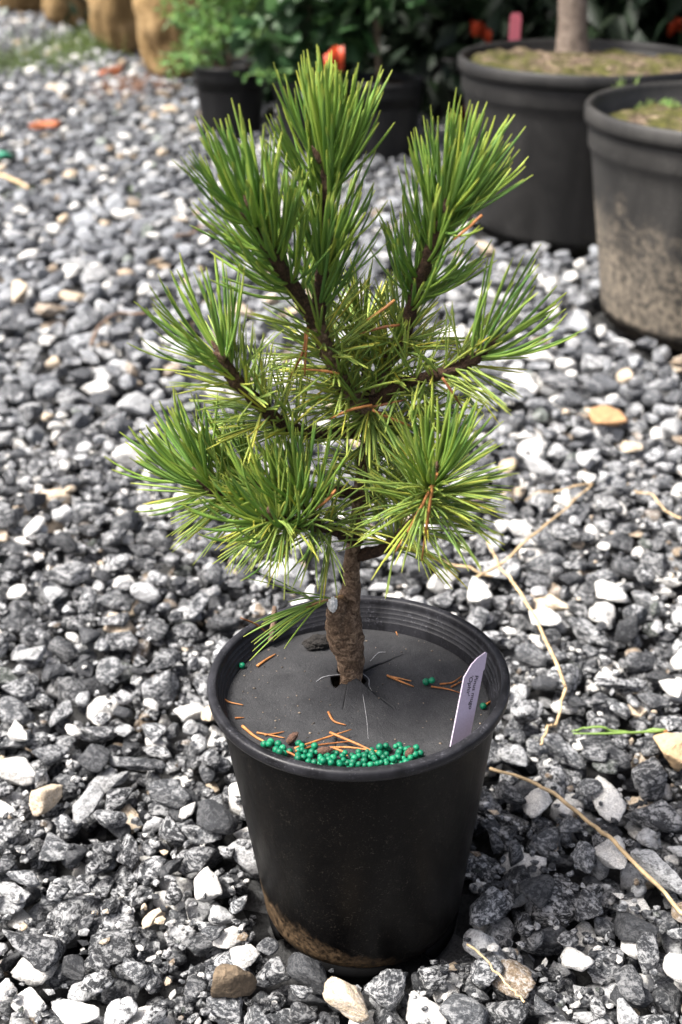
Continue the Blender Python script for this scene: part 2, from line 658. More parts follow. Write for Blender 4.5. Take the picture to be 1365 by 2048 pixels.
PL = np.array([(p[1], p[2], p[3]) for p in placed])
u_, v_, d_ = project(PL)
tops = np.array([p[3] + TPL[p[0]][3][TPL[p[0]][1], TPL[p[0]][1]] for p in placed])
hix = ((PL[:, 0] - X0) / CELL).astype(int)
hiy = ((PL[:, 1] - Y0) / CELL).astype(int)
seen = (tops > H[hiy, hix] - 0.0015) & (u_ > -10) & (u_ < 1375) & (v_ < 2058) & (v_ > 0)
hidden = (((u_ - 722) ** 2 / 215 ** 2 < 1) & (v_ > 1400) & (v_ < 1830))
proj_size = np.array([TPL[p[0]][4] for p in placed]) / d_
proj_size[~seen | hidden] = 0
single = set(np.argsort(-proj_size)[:290].tolist())
tpl_mesh = {}
parts = {0: [[], [], [], 0], 1: [[], [], [], 0], 2: [[], [], [], 0]}
for i, (t, x, y, z) in enumerate(placed):
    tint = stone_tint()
    if y > 1.1:                              # with distance dark chips get paler, white ones greyer, speckle weaker
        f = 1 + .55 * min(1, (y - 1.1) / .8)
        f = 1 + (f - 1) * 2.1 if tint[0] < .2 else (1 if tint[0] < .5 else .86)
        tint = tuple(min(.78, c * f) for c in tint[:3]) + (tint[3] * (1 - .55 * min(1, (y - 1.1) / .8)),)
    elif tint[0] < .2:                       # dark chips of the near stretch: lower tone, weaker speckle
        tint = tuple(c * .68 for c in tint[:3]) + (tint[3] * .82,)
    if i in single:
        if t not in tpl_mesh:
            tpl_mesh[t] = mesh('stone', TPL[t][0][3], LV[3][1], None, M_STONE_OBJ)
        o = obj('stone', tpl_mesh[t], ground)
        o.location = (x, y, z)
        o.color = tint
    else:
        inside = abs(x) < .305 * y + .06
        L = (2 if y < (1.25 if TPL[t][4] > .010 else .7) else (1 if y < 2.3 else 0)) if inside else (1 if y < 1.2 else 0)
        if TPL[t][4] < .0045:
            L = 0
        q = parts[L]
        v = TPL[t][0][L] + (x, y, z)
        q[0].append(v)
        q[1].append(LV[L][1] + q[3])
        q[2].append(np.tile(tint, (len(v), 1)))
        q[3] += len(v)
V, T, C, n0 = [], [], [], 0
for L in (2, 1, 0):
    q = parts[L]
    V += q[0]
    C += q[2]
    T += [f + n0 for f in q[1]]
    n0 += q[3]
gravel = mesh('gravel', np.concatenate(V), np.concatenate(T), None, M_STONE, True, np.concatenate(C))
sm = np.zeros(len(gravel.polygons), bool)
sm[:sum(len(f) for f in parts[2][1])] = True     # the smaller, farther chips keep their sharp faces
gravel.polygons.foreach_set('use_smooth', sm)
obj('gravel', gravel, ground, 'stuff')
del V, T, C, parts




def gtop(x, y):
    ix, iy = int((x - X0) / CELL), int((y - Y0) / CELL)
    if 2 <= ix < nx - 2 and 2 <= iy < ny - 2:
        h = float(H[iy - 2:iy + 3, ix - 2:ix + 3].max())
        return h if h < 1 else 0.0
    return 0.0


# ------------------------------------------------------------------ background plants and pots
def leaf_cloud(blobs, n, size, seed, aspect=0.5, droop=0.2):
    """n small bent leaves spread through a set of (centre, radii) volumes"""
    r = np.random.default_rng(seed)
    wts = np.array([b[1][0] * b[1][1] * b[1][2] for b in blobs])
    ch = r.choice(len(blobs), n, p=wts / wts.sum())
    d = r.normal(size=(n, 3))
    d /= np.linalg.norm(d, axis=1)[:, None]
    rad = r.uniform(0.25, 1.0, n) ** 0.6
    C = np.array([b[0] for b in blobs])[ch] + d * rad[:, None] * np.array([b[1] for b in blobs])[ch]
    ax = d * 0.6 + r.normal(size=(n, 3)) * 0.7
    ax[:, 2] -= droop
    ax /= np.linalg.norm(ax, axis=1)[:, None]
    nrm = r.normal(size=(n, 3)) * 0.6 + (0, 0, 1)
    sd_ = np.cross(ax, nrm)
    sd_ /= np.linalg.norm(sd_, axis=1)[:, None]
    up = np.cross(sd_, ax)
    L = (size * r.uniform(0.6, 1.35, n))[:, None]
    W = L * aspect * 0.5
    V = np.stack([C, C + ax * L * .45 + sd_ * W - up * L * .05, C + ax * L - up * L * .12, C + ax * L * .45 - sd_ * W - up * L * .05, C + ax * L * .5 + up * L * .03], 1)
    b = np.arange(n)[:, None] * 5
    T = np.stack([b + [[0, 1, 4]], b + [[1, 2, 4]], b + [[2, 3, 4]], b + [[3, 0, 4]]], 1).reshape(-1, 3)
    g = r.uniform(0.55, 1.5, (n, 1))
    col = np.concatenate([g * r.uniform(0.85, 1.2, (n, 1)), g, g * r.uniform(.8, 1.1, (n, 1)), np.ones((n, 1))], 1)
    return V.reshape(-1, 3), T, np.repeat(col, 5, 0)


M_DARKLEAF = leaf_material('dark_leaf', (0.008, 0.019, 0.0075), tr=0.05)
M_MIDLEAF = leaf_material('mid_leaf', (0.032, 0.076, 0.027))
M_FERN = leaf_material('fresh_leaf', (0.12, 0.24, 0.06))
M_WEED = leaf_material('weed_leaf', (0.12, 0.19, 0.05))
M_FARBARK = bark_material('nursery_trunk_bark', (0.16, 0.125, 0.10), (0.25, 0.20, 0.165), 90)
M_THINBARK = bark_material('thin_stem_bark', (0.17, 0.13, 0.09), (0.26, 0.20, 0.13), 160)
M_POTFAR = pot_material('black_pot_dusty', (0.006, 0.006, 0.0065), (0.04, 0.04, 0.04), 0.12, far=True)
M_POTA = pot_material('black_pot_weathered', (0.007, 0.007, 0.007), (0.045, 0.043, 0.041), 0.42, (0.13, 0.12, 0.075), 0.02, 0.05, rough=0.5, far=True)
M_POTB = pot_material('black_pot_muddy', (0.009, 0.009, 0.009), (0.07, 0.067, 0.062), 0.5, (0.22, 0.185, 0.14), 0.12, 0.085, -0.45, rough=0.5, far=True)
k = NT('mossy_soil')
P_ = k.pos()
s1, s2 = k.noise(P_, 24, 4, 0.6), k.noise(P_, 95, 5, 0.75)
k.set(base=k.mix(k.ramp(s1, [(0.42, 0.0), (0.58, 1.0)]), k.ramp(s2, [(0.36, (0.05, 0.036, 0.025)), (0.52, (0.17, 0.125, 0.09)), (0.66, (0.40, 0.31, 0.23))]),
                 k.ramp(s2, [(0.36, (0.028, 0.03, 0.012)), (0.64, (0.15, 0.145, 0.045))])), rough=0.95, spec=0.1)
k.bump(s2, 0.012)
M_MOSS = k.m


def nursery_pot(name, cx_, cy_, rt, rb, h, mat, label, group, soil_depth, lip=0.022, band=True, soil_mat=None):
    root = empty(name, (cx_, cy_, 0), label, 'plant pot', group)
    th = 0.004
    step = rb + (rt - rb) * 0.80
    prof = [(0.001, 0.004), (rb * 0.86, 0.004), (rb * 0.97, 0.008), (rb, 0.02)]
    for t in np.linspace(0.05, 0.80, 14):
        prof.append((rb + (rt - rb) * t * 0.93, h * t))
    if band:
        prof += [(step * 1.004, h * 0.815), (step * 1.012, h * 0.83)]
    prof += [(rt * 0.965, h - lip * 1.25), (rt * 0.965, h - lip * 1.1)]
    V, Q = lathe(prof, 96)
    obj('body', mesh('body', V, None, Q, mat), root)
    rim = [(rt * 0.966, h - lip), (rt * 0.995, h - lip * 0.95), (rt, h - lip * 0.6), (rt * 0.998, h - 0.003), (rt * 0.985, h), (rt * 0.955, h - 0.001),
           (rt * 0.948, h - 0.006), (rt * 0.93, h - 0.05), (rt * 0.91, h - soil_depth - 0.01)]
    V, Q = lathe(rim, 96)
    obj('rim', mesh('rim', V, None, Q, mat), root)
    # soil
    n, m = 28, 72
    a = np.linspace(0, 2 * np.pi, m, endpoint=False)
    rr = np.linspace(0, rt * 0.925, n)
    V = np.stack([rr[:, None] * np.cos(a), rr[:, None] * np.sin(a), 0 * rr[:, None] + 0 * a], -1).reshape(-1, 3)
    V[:, 2] = h - soil_depth + 0.008 * vnoise((V + (cx_, cy_, 0)) * 30) + 0.004 * vnoise((V + (cx_, cy_, 3)) * 90)
    i = np.arange(n - 1)[:, None] * m
    j = np.arange(m)[None, :]
    kx = (j + 1) % m
    obj('soil', mesh('soil', V, None, np.stack([i + j, i + kx, i + m + kx, i + m + j], -1).reshape(-1, 4), soil_mat or M_MOSS), root)
    return root


G_BIG = 'large weathered nursery pots beside the gravel'
potA = nursery_pot('nursery_pot', *POT_A, 0.200, 0.152, 0.287, M_POTA, 'large grey weathered pot holding the thick bare trunk and pink tag', G_BIG, 0.016)
potB = nursery_pot('nursery_pot', *POT_B, 0.200, 0.150, 0.289, M_POTB, 'large nursery pot with tan mud over its lower half, cut off by the frame edge', G_BIG, 0.030)
# weeds on the soil of the large pots


def sprigs(c, rx, n, hgt, seed):
    r = np.random.default_rng(seed)
    b = MB()
    for _ in range(n):
        x, y = c[0] + r.normal(0, rx), c[1] + r.normal(0, rx)
        dx, dy = r.normal(0, .25, 2) * hgt
        h = hgt * r.uniform(.4, 1.2)
        g = r.uniform(.6, 1.5)
        V, T, Q = tube([(x, y, c[2]), (x + dx * .4, y + dy * .4, c[2] + h * .6), (x + dx, y + dy, c[2] + h)], [.0016, .0012, .0003], 5, 4)
        b.add(V, T, Q, (g * 1.1, g, g, 1))
    V, T, C = leaf_cloud([(c, (rx * 1.6, rx * 1.6, hgt * .25))], n * 2, 0.012, seed + 1, .6)
    b.add(V, T, None, C)
    return b


for px, py, z, n, hg, lab in [(1255, 196, .265, 26, .035, 'upright green weed sprigs at the left edge of the muddy pot'),
                              (1300, 205, .262, 36, .012, 'low patch of bright chickweed on the soil of the muddy pot')]:
    p = on(px, py, z)
    if n == 36:
        p = on(1310, 208, z)
    q = obj('weed', sprigs((p.x, p.y, z - .004), .022 if n == 36 else .012, n, hg, px).mesh('weed', M_WEED), None)
    tag(q, lab, 'weed', 'weeds in the large pots')
    q['kind'] = 'stuff'
# trunk and crown in pot A
t0 = on(1146, 104, 0.272)
tree = empty('nursery_tree', (t0.x, t0.y, 0.262), 'bare grey brown tree trunk rising out of the large weathered pot', 'tree')
V, T, Q = tube([(0, 0, 0), (-.004, .002, .06), (-.012, .01, .25), (.01, .02, .6), (0, .03, 1.0)], [.030, .0245, .022, .019, .012], 26, 16, .08, 60)
obj('trunk', mesh('trunk', V, T, Q, M_FARBARK), tree)
r = np.random.default_rng(3)
blobs = [((r.normal(0, .22), r.normal(.1, .22), r.uniform(.55, 1.25)), (.22, .22, .15)) for _ in range(9)]
mb = MB()
for b_ in blobs:
    V, T, Q = tube([(0, .02, .45), (b_[0][0] * .5, b_[0][1] * .5, b_[0][2] * .8), b_[0]], [.010, .006, .002], 7, 6)
    mb.add(V, T, Q)
obj('limbs', mb.mesh('limbs', M_FARBARK), tree)
V, T, C = leaf_cloud(blobs, 3600, .055, 8, .55)
obj('crown', mesh('crown', V, T, None, M_MIDLEAF, False, C), tree)


def plant_tag(name, base, top, wdir, mat, label, cut=True, thick=.0006):
    base, top, wd = Vector(base), Vector(top), Vector(wdir)
    L = top - base
    nrm = (-L).cross(wd).normalized() * thick
    if cut:
        prof = [(-.5, 0), (.5, 0), (.5, .52), (.5, .80), (.56, .81), (.52, .98), (.44, 1.0), (.05, .99), (-.22, .955), (-.5, .86)]
    else:
        prof = [(-.5, 0), (.5, 0), (.5, .9), (.35, 1), (-.35, 1), (-.5, .9)]
    f = [base + wd * a + L * b for a, b in prof]
    V = np.array([list(p + nrm * .5) for p in f] + [list(p - nrm * .5) for p in f])
    n = len(f)
    me = bpy.data.meshes.new(name)
    me.from_pydata([tuple(v) for v in V], [], [tuple(range(n)), tuple(range(2 * n - 1, n - 1, -1))] + [(i, i + n, (i + 1) % n + n, (i + 1) % n) for i in range(n)])
    me.materials.append(mat)
    me.update()
    o = obj(name, me)
    return tag(o, label, 'plant tag', 'plastic plant tags stuck in pots')


M_PINK = plain('pink_plastic', (0.52, 0.13, 0.17), .5, .12, 60)
b0 = on(1027, 103, .268)
b1 = at(1033, 26, b0.y + .005)
plant_tag('plant_tag', b0 - Vector((0, 0, .02)), b1, (.019, .004, 0), M_PINK, 'pink tag standing in the soil left of the thick bare trunk', False, .001)

# small pots at the back with their plants
G_SM = 'small black pots in the shade at the back'
labs = ['small black pot under the feathery green seedling at the gravel edge',
        'small black pot in deep shade under the broad dark leaf with orange tape',
        'black pot in deep shade holding the thin pale stem',
        'black pot half hidden behind the rim of the thick trunk pot',
        'black pot hidden deep in shade beyond the large pots',
        'black pot in deep shade behind the thin stem pot']
SOILDARK = plain('dark_potting_soil', (.03, .022, .016), .95, .5, 200, .004, .1)
for (x, y), lab in zip(POTS_FAR, labs):
    nursery_pot('nursery_pot', x, y, .083, .062, .162, M_POTFAR, lab, G_SM, .018, .012, False, SOILDARK)


def seedling(name, x, y, z, h, blobs, n, size, mat, label, seed, aspect=.5, stem=.004, bark=M_THINBARK, cat='plant', group=None, droop=.2):
    root = empty(name, (x, y, z), label, cat, group)
    r = np.random.default_rng(seed)
    b = MB()
    V, T, Q = tube([(0, 0, 0), (r.normal(0, .01), 0, h * .5), (r.normal(0, .02), 0, h)], [stem, stem * .8, stem * .35], 10, 7)
    b.add(V, T, Q)
    for c, rd in blobs:
        V, T, Q = tube([(0, 0, max(.02, c[2] * .55)), (c[0] * .6, c[1] * .6, c[2] * .85), c], [stem * .5, stem * .35, stem * .12], 6, 5)
        b.add(V, T, Q)
    obj('stem', b.mesh('stem', bark), root)
    V, T, C = leaf_cloud(blobs, n, size, seed + 1, aspect, droop)
    obj('foliage', mesh('foliage', V, T, None, mat, False, C), root)
    return root


# feathery seedling over the first pot
c0 = POTS_FAR[0]
seedling('feathery_seedling', c0[0], c0[1], .14, .30,
         [((-.06, -.03, .05), (.05, .05, .03)), ((-.11, -.04, .03), (.035, .04, .022)), ((-.03, -.05, .10), (.06, .05, .035)), ((.05, 0, .12), (.07, .06, .05)), ((.0, .02, .2), (.09, .08, .07)), ((.09, -.02, .05), (.04, .04, .03)), ((-.08, 0, .14), (.06, .05, .05))],
         2300, .022, M_FERN, 'feathery light green seedling spilling over a small black pot', 21, .2, .004)
c1 = POTS_FAR[1]
seedling('broad_leaf_plant', c1[0], c1[1], .14, .35,
         [((.0, -.05, .05), (.05, .03, .035)), ((-.07, -.03, .10), (.06, .05, .05)), ((.05, 0, .12), (.07, .06, .05)), ((0, .03, .22), (.12, .09, .08))],
         420, .055, M_MIDLEAF, 'shaded plant with broad dull green leaves above the back pots', 31, .75, .004)
c2 = POTS_FAR[2]
seedling('thin_stem_plant', c2[0] - .01, c2[1], .14, .5,
         [((.0, .0, .20), (.12, .09, .05)), ((.08, .03, .28), (.10, .09, .06)), ((-.09, 0, .26), (.09, .08, .06)), ((0, .03, .42), (.16, .12, .10))],
         700, .05, M_MIDLEAF, 'slender plant on a thin pale stem in deep shade', 41, .7, .0062)
# a low leafy spray left of the young pine
sp = at(520, 150, 2.55)
b = MB()
for j in range(9):
    V, T, C = leaf_cloud([((sp.x - .03 + j * .010, sp.y, sp.z + .003 * math.sin(j)), (.006, .006, .004))], 3, .016, 300 + j, .5)
    b.add(V, T, None, C)
V, T, Q = tube([(sp.x - .03, sp.y, sp.z), (sp.x + .03, sp.y, sp.z + .006), (c1[0], c1[1], .17)], [.001, .0014, .002], 12, 5)
b.add(V, T, Q)
tag(obj('leafy_spray', b.mesh('leafy_spray', M_FERN)), 'single pale green leafy spray reaching out between the small back pots', 'plant')

# dark hedge of taller nursery shrubs behind everything on the right
shr = [(-.18, 3.75, 1.3), (.35, 3.6, 1.5), (.85, 3.5, 1.6), (1.35, 3.2, 1.6), (.08, 3.3, 1.0), (.62, 3.12, 1.1), (1.1, 2.8, 1.4), (1.75, 2.7, 1.5), (-.75, 4.6, 1.5), (2.2, 3.4, 1.7), (.1, 4.4, 1.9), (1.0, 4.3, 1.9)]
names = ['above the thin pale stem', 'behind the gap left of the pink tag', 'behind the pink tag', 'at the far right behind the large pots', 'just above the broad leafed plant',
         'directly behind the thick trunk pot', 'right of the thick trunk', 'beyond the muddy pot', 'behind the burlap root balls', 'farthest to the right', 'tallest, in the second row at centre', 'tallest, in the second row at right']
for i, ((x, y, h), nm) in enumerate(zip(shr, names)):
    r = np.random.default_rng(500 + i)
    h *= 1.45  # unseen upper crowns added to throw shade over the back area
    bl = [((r.normal(0, .16), r.normal(0, .16), t * h), (.34 * (1.1 - t * .3), .34 * (1.1 - t * .3), .2)) for t in np.linspace(.06, .95, 12)]
    rt = empty('dark_shrub', (x, y, GZ), 'dense dark evergreen shrub ' + nm, 'shrub', 'dark shrubs at the back')
    V, T, Q = tube([(0, 0, 0), (r.normal(0, .02), 0, h * .5), (0, 0, h)], [.02, .014, .004], 12, 8, .1, 60)
    obj('trunk', mesh('trunk', V, T, Q, M_FARBARK), rt)
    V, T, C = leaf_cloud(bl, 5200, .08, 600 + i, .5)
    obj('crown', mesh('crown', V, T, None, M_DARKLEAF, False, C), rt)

# orange bits in the shade
M_ORANGE_SHADED = plain('orange_plastic_shaded', (0.20, 0.022, 0.006), .7, .3, 60, spec=.1)  # same orange tape, with the shade darkened into its colour
M_ORANGE = plain('orange_plastic', (0.50, 0.055, 0.010), .5, .2, 60)
for px, py, Y, wpx, hpx, rz, lab in [(668, 122, 2.52, 40, 44, .4, 'bright orange tape tied by the broad leaf above the young pine'),
                                     (963, 62, 2.62, 46, 26, -.5, 'dim red orange tape left of the pink tag'),
                                     (935, 210, 2.45, 10, 60, .1, 'dim orange strip beside the left wall of the thick trunk pot'),
                                     (1352, 52, 2.62, 30, 22, .3, 'dim orange tape at the frame edge behind the large pot')]:
    p = at(px, py, Y)
    wx, hz = wpx / F_PX * Y, hpx / F_PX * Y
    n = 12
    u = np.linspace(-1, 1, n)
    b = MB()
    P2 = np.stack([p.x + u * wx / 2 * math.cos(rz), p.y + .006 * np.sin(u * 5) + .01 * u, p.z + u * wx / 2 * math.sin(rz) + .004 * np.cos(u * 4)], -1)
    V = np.concatenate([P2 + (0, 0, hz / 2), P2 - (0, 0, hz / 2), P2 - (0, -.001, hz / 2), P2 + (0, .001, hz / 2)])
    i = np.arange(n - 1)
    Q = np.concatenate([np.stack([i + a * n, i + 1 + a * n, i + 1 + (a + 1) % 4 * n, i + (a + 1) % 4 * n], -1) for a in range(4)])
    b.add(V, None, Q)
    tag(obj('orange_tape', b.mesh('orange_tape', M_ORANGE if px == 668 else M_ORANGE_SHADED)), lab, 'tape', 'orange marking tape in the shade')

# burlap root balls
k = NT('burlap')
P_ = k.pos(True)
wv = k.n('TexWave')
wv.inputs['Scale'].default_value = 60
wv.inputs['Distortion'].default_value = 3
k.l(P_, wv.inputs['Vector'])
nb = k.noise(P_, 16, 5, .65, .5)
k.set(base=k.mix(.25, k.ramp(nb, [(.28, (.10, .065, .03)), (.5, (.25, .165, .075)), (.75, (.46, .32, .17))]), wv.outputs['Color'], 'MULTIPLY'), rough=.95, spec=.1)
k.bump(k.math('ADD', nb, k.math('MULTIPLY', wv.outputs['Fac'], .15)), .02, .7)
for i, (x, y, rr, h, lean, lab) in enumerate([(-.440, 3.66, .135, .27, .10, 'burlap root ball with a pale top, nearest the potted seedling'),
                                              (-.655, 4.12, .125, .34, -.12, 'tall brown burlap root ball standing in weeds, second in the row'),
                                              (-.94, 4.80, .14, .34, -.05, 'brown burlap root ball farther back, third in the row'),
                                              (-1.22, 5.2, .16, .30, 0, 'darkest and farthest burlap root ball at the head of the gravel'),
                                              (-.90, 5.35, .16, .34, 0, 'burlap root ball in the back row between its neighbours')]):
    n, m = 26, 48
    tt = np.linspace(0, 1, n)
    prof = np.where(tt < .12, .50 + tt * 2.2, np.where(tt < .75, .76 + .26 * (tt - .12) / .63, np.sqrt(np.clip(1 - ((tt - .75) / .25) ** 2, 0, 1)) * .92 + .10)) * rr
    prof[0], prof[-1] = .001, .02
    a = np.linspace(0, 2 * np.pi, m, endpoint=False)
    V = np.stack([prof[:, None] * np.cos(a) + lean * tt[:, None] * h * .8, prof[:, None] * np.sin(a), tt[:, None] * h + 0 * a], -1).reshape(-1, 3)
    nrm = V * (1, 1, 0)
    V = V + nrm * (.20 * vnoise(V * 14 + i * 7) + .09 * vnoise(V * (50, 50, 14) + i))[:, None]
    ix = np.arange(n - 1)[:, None] * m
    j = np.arange(m)[None, :]
    kx = (j + 1) % m
    rb_ = empty('root_ball', (x, y, -.004), lab, 'root ball', 'burlap root balls at the back')
    obj('burlap_wrap', mesh('burlap_wrap', V, None, np.stack([ix + j, ix + kx, ix + m + kx, ix + m + j], -1).reshape(-1, 4), k.m), rb_)
    top = (lean * h * .8, 0, h - .01)
    V, T, Q = tube([top, (top[0] + .01, 0, h + .25), (top[0], .02, h + .6)], [.014, .011, .005], 8, 8)
    obj('stem', mesh('stem', V, T, Q, M_FARBARK), rb_)
    V, T, C = leaf_cloud([((top[0] + rng.normal(0, .08), rng.normal(0, .08), h + z_), (.15, .15, .12)) for z_ in (.3, .45, .6, .7)], 700, .05, 900 + i, .5)
    obj('foliage', mesh('foliage', V, T, None, M_MIDLEAF, False, C), rb_)

# grass and weeds among the far gravel
for i, (px, py, sx, n, hh, lab) in enumerate([(185, 108, .10, 420, .075, 'pale green grass clump growing before the burlap root balls'),
                                              (28, 142, .09, 260, .065, 'thin grass at the frame edge of the far gravel'),
                                              (140, 128, .09, 160, .04, 'low weed mat between grass clump and reddish chips'),
                                              (375, 165, .03, 30, .04, 'small grass tuft by the small pot and root ball'),
                                              (30, 383, .03, 16, .014, 'tiny green weed beside the far twig at the frame edge'),
                                              (262, 385, .012, 8, .012, 'tiny yellow green weed alone in the blurred gravel')]):
    p = on(px, py)
    tag(obj('grass_clump', sprigs((p.x, p.y, .0), sx, n, hh, 70 + i).mesh('grass_clump', M_WEED), None, 'stuff'), lab, 'grass', 'weeds in the far gravel')
# reddish chips spilled in front of the root ball
p = on(262, 183)
b = MB()
for _ in range(420):
    a, q = rng.uniform(0, 6.283), rng.normal(0, 1)
    x, y = p.x + rng.normal(0, .045), p.y + rng.normal(0, .09)
    V, T, Q = tube([(x, y, .010 + rng.uniform(0, .012)), (x + math.cos(a) * .012, y + math.sin(a) * .012, .012 + rng.uniform(0, .012))], [.003, .002], 3, 4)
    g = rng.uniform(.6, 1.4)
    b.add(V, T, Q, (g, g, g, 1))
obj('bark_chips', b.mesh('bark_chips', plain('red_bark', (.13, .068, .042), .9, .5, 90)), None, 'stuff')

# odd coloured fragments lying on the gravel
M_BRICK = plain('terracotta', (.33, .105, .045), .85, .3, 150, .002)
M_RUST = plain('rusty_stone', (.33, .19, .09), .85, .4, 160, .003)
M_GREENBIT = plain('green_plastic', (.03, .22, .13), .5, .2, 50)


def fragment(name, px, py, sz, ax, mat, lab, cat, seed):
    p = on(px, py, .012)
    D, Ft = LV[3]
    v = shape_fn(seed)(D @ rot_from(np.random.default_rng(seed)).T, True) * np.array(ax) * sz
    o = obj(name, mesh(name, v, Ft, None, mat))
    o.location = (p.x, p.y, gtop(p.x, p.y) + sz * ax[2] * .55)
    o.rotation_euler = (0, 0, seed)
    tag(o, lab, cat)


fragment('terracotta_fragment', 97, 265, .026, (1, .8, .5), M_BRICK, 'orange brown terracotta chunk alone in the far gravel', 'fragment', 3)
fragment('terracotta_fragment', 230, 153, .028, (1.2, .6, .4), M_BRICK, 'small orange fragment lying in front of the burlap root ball', 'fragment', 4)
fragment('plastic_scrap', 6, 322, .022, (1, .6, .4), M_GREENBIT, 'small turquoise plastic scrap on far gravel at the frame edge', 'litter', 5)
fragment('rusty_stone', 1226, 868, .0145, (1.3, 1, .5), M_RUST, 'flat orange brown stone on the gravel below the muddy pot', 'stone', 6)
fragment('rusty_stone', 1345, 1540, .0125, (1.3, 1, .9), plain('honey_quartz', (.66, .46, .26), .7, .3, 220, .003), 'honey coloured lumpy stone near the green needle pair', 'stone', 8)
fragment('rusty_stone', 455, 2020, .0110, (1, .9, .8), plain('brown_stone', (.13, .095, .06), .85, .4, 300, .003), 'round brown stone in front of the black pot', 'stone', 9)

# dry straw, twigs and the green needle pair on the gravel
G_ST = 'dry straw stalks lying on the gravel'


def stalk(name, pts, rad, mat, lab, group, cat, lift=.004):
    P3 = []
    px0 = pts[0][0]
    for a, b_ in pts:
        p = on(a, b_, .012)
        P3.append((p.x, p.y, p.z))
    P3 = smooth_path(P3, 40)
    hgt = np.array([gtop(x, y) for x, y, _ in P3])
    hs = np.convolve(np.pad(np.maximum(hgt, .004), 6, 'edge'), np.ones(13) / 13, 'valid')
    P3[:, 2] = np.maximum(hs, .006) + lift + rad[0]
    P3[:, :2] += np.stack([vnoise(np.stack([np.arange(40) * .45, np.full(40, px0 * .37), np.full(40, c_)], -1)) for c_ in (0., 9.)], -1) * .0011
    V, T, Q = tube(P3, rad, 40, 7, .35, 420, smoothp=False)
    return tag(obj(name, mesh(name, V, T, Q, mat)), lab, cat, group)


stalk('straw_stalk', [(972, 1118), (1000, 1170), (1040, 1225), (1085, 1310), (1127, 1415)], [.0011, .0013, .0012], M_STRAW, 'long bowed straw stalk right of the pot, from the pine down to a sharp bend', G_ST, 'straw')
stalk('straw_stalk', [(1129, 1413), (1105, 1465), (1077, 1530)], [.0012, .0009], M_STRAW, 'short straw piece going on from the sharp bend of the long bowed stalk', G_ST, 'straw')
stalk('straw_stalk', [(976, 1578), (1070, 1612), (1165, 1690), (1235, 1750), (1368, 1878)], [.0010, .0013, .0014, .0013], M_STRAW, 'long straw stalk running from the pot side down past the speckled stones', G_ST, 'straw')
stalk('straw_stalk', [(952, 1196), (1020, 1150), (1100, 1080), (1180, 1006)], [.0011, .0012, .0008], M_STRAW, 'straw stalk slanting up and away behind the low pine tuft', G_ST, 'straw')
stalk('straw_stalk', [(1268, 1000), (1310, 1040), (1358, 1078)], [.0009, .0009], M_STRAW, 'short straw stalk near the frame edge, apart from the others', G_ST, 'straw')
stalk('straw_stalk', [(1182, 1006), (1110, 1012), (1050, 1016)], [.0008, .0006], M_STRAW, 'thin straw sliver meeting the tip of the slanting stalk', G_ST, 'straw')
stalk('straw_stalk', [(800, 1148), (900, 1165), (985, 1180)], [.0009, .0010], M_STRAW, 'straw stalk lying behind the back rim of the pot', G_ST, 'straw')
stalk('straw_stalk', [(930, 1940), (990, 1995), (1048, 2046)], [.0007, .0006], M_STRAW, 'thin dark straw at the foot of the pot', G_ST, 'straw')
stalk('twig', [(186, 730), (205, 680), (245, 656), (300, 662)], [.0022, .0020, .0016], M_WOOD, 'curved brown twig in the blurred gravel left of the pine', 'twigs on the blurred gravel', 'twig')
stalk('twig', [(352, 500), (400, 488), (445, 482)], [.0026, .0018], M_WOOD, 'straight brown twig in the blurred gravel behind the upper left shoot', 'twigs on the blurred gravel', 'twig')
stalk('twig', [(-5, 372), (60, 392)], [.004, .003], M_STRAW, 'tan twig beside a tiny weed at the frame edge', 'twigs on the blurred gravel', 'twig')
gn = stalk('green_needle', [(1140, 1496), (1200, 1490), (1325, 1496)], [.0005, .0010, .0011], M_FERN if False else plain('cut_green_needle', (.17, .27, .06), .45, .2, 300), 'fallen pair of green pine needles lying on the gravel', None, 'needle')
p_ = [on(a, b_, .012) for a, b_ in [(1143, 1502), (1210, 1502), (1322, 1497)]]
zz = gn.data.vertices[0].co.z
V, T, Q = tube([(p.x, p.y, zz) for p in p_], [.0005, .0009, .0010], 12, 6)
obj('needle', mesh('needle', V, T, Q, gn.data.materials[0]), gn)
V, T, Q = tube([(p_[2].x, p_[2].y, zz), (p_[2].x + .003, p_[2].y, zz)], [.0014, .0010], 3, 7)
obj('sheath', mesh('sheath', V, T, Q, M_DEAD), gn)

# ------------------------------------------------------------------ the black pot with the young pine
M_POT = pot_material('black_pot_plastic', (0.0011, 0.0011, 0.0013), (0.06, 0.052, 0.042), 0.05, (0.125, 0.083, 0.047), 0.027, 0.012, -0.36, rough=0.38, spec=.10)
M_RIM = pot_material('black_rim_scuffed', (0.0024, 0.0024, 0.0028), (0.10, 0.10, 0.115), 0.30, rough=0.36, spec=.18)
pot = empty('black_pot', (POT[0] + .0002, POT[1], -0.005), 'black plastic pot with mud stained base holding the young pine', 'plant pot')
pot.rotation_euler = (0, R(-1.35), 0)
M_FOOT = plain('black_foot_plastic', (0.003, 0.003, 0.0032), .8, .4, 90, spec=.04)
PZ, PR, RB = 0.1786, 0.084, 0.0612           # rim height above the base, rim radius, base radius
RW = 0.0790                                  # wall radius under the lip
prof = [(.001, .010), (RB * .80, .010), (RB * .90, .0105), (RB * .965, .0135), (RB * .995, .019)]
for t in np.linspace(0, 1, 26):
    prof.append((RB + (RW - RB) * (t * .96 + .04 * t * t), .024 + (PZ - .024 - .0068) * t))
V, Q = lathe(prof, 160)
obj('body', mesh('body', V, None, Q, M_POT), pot)
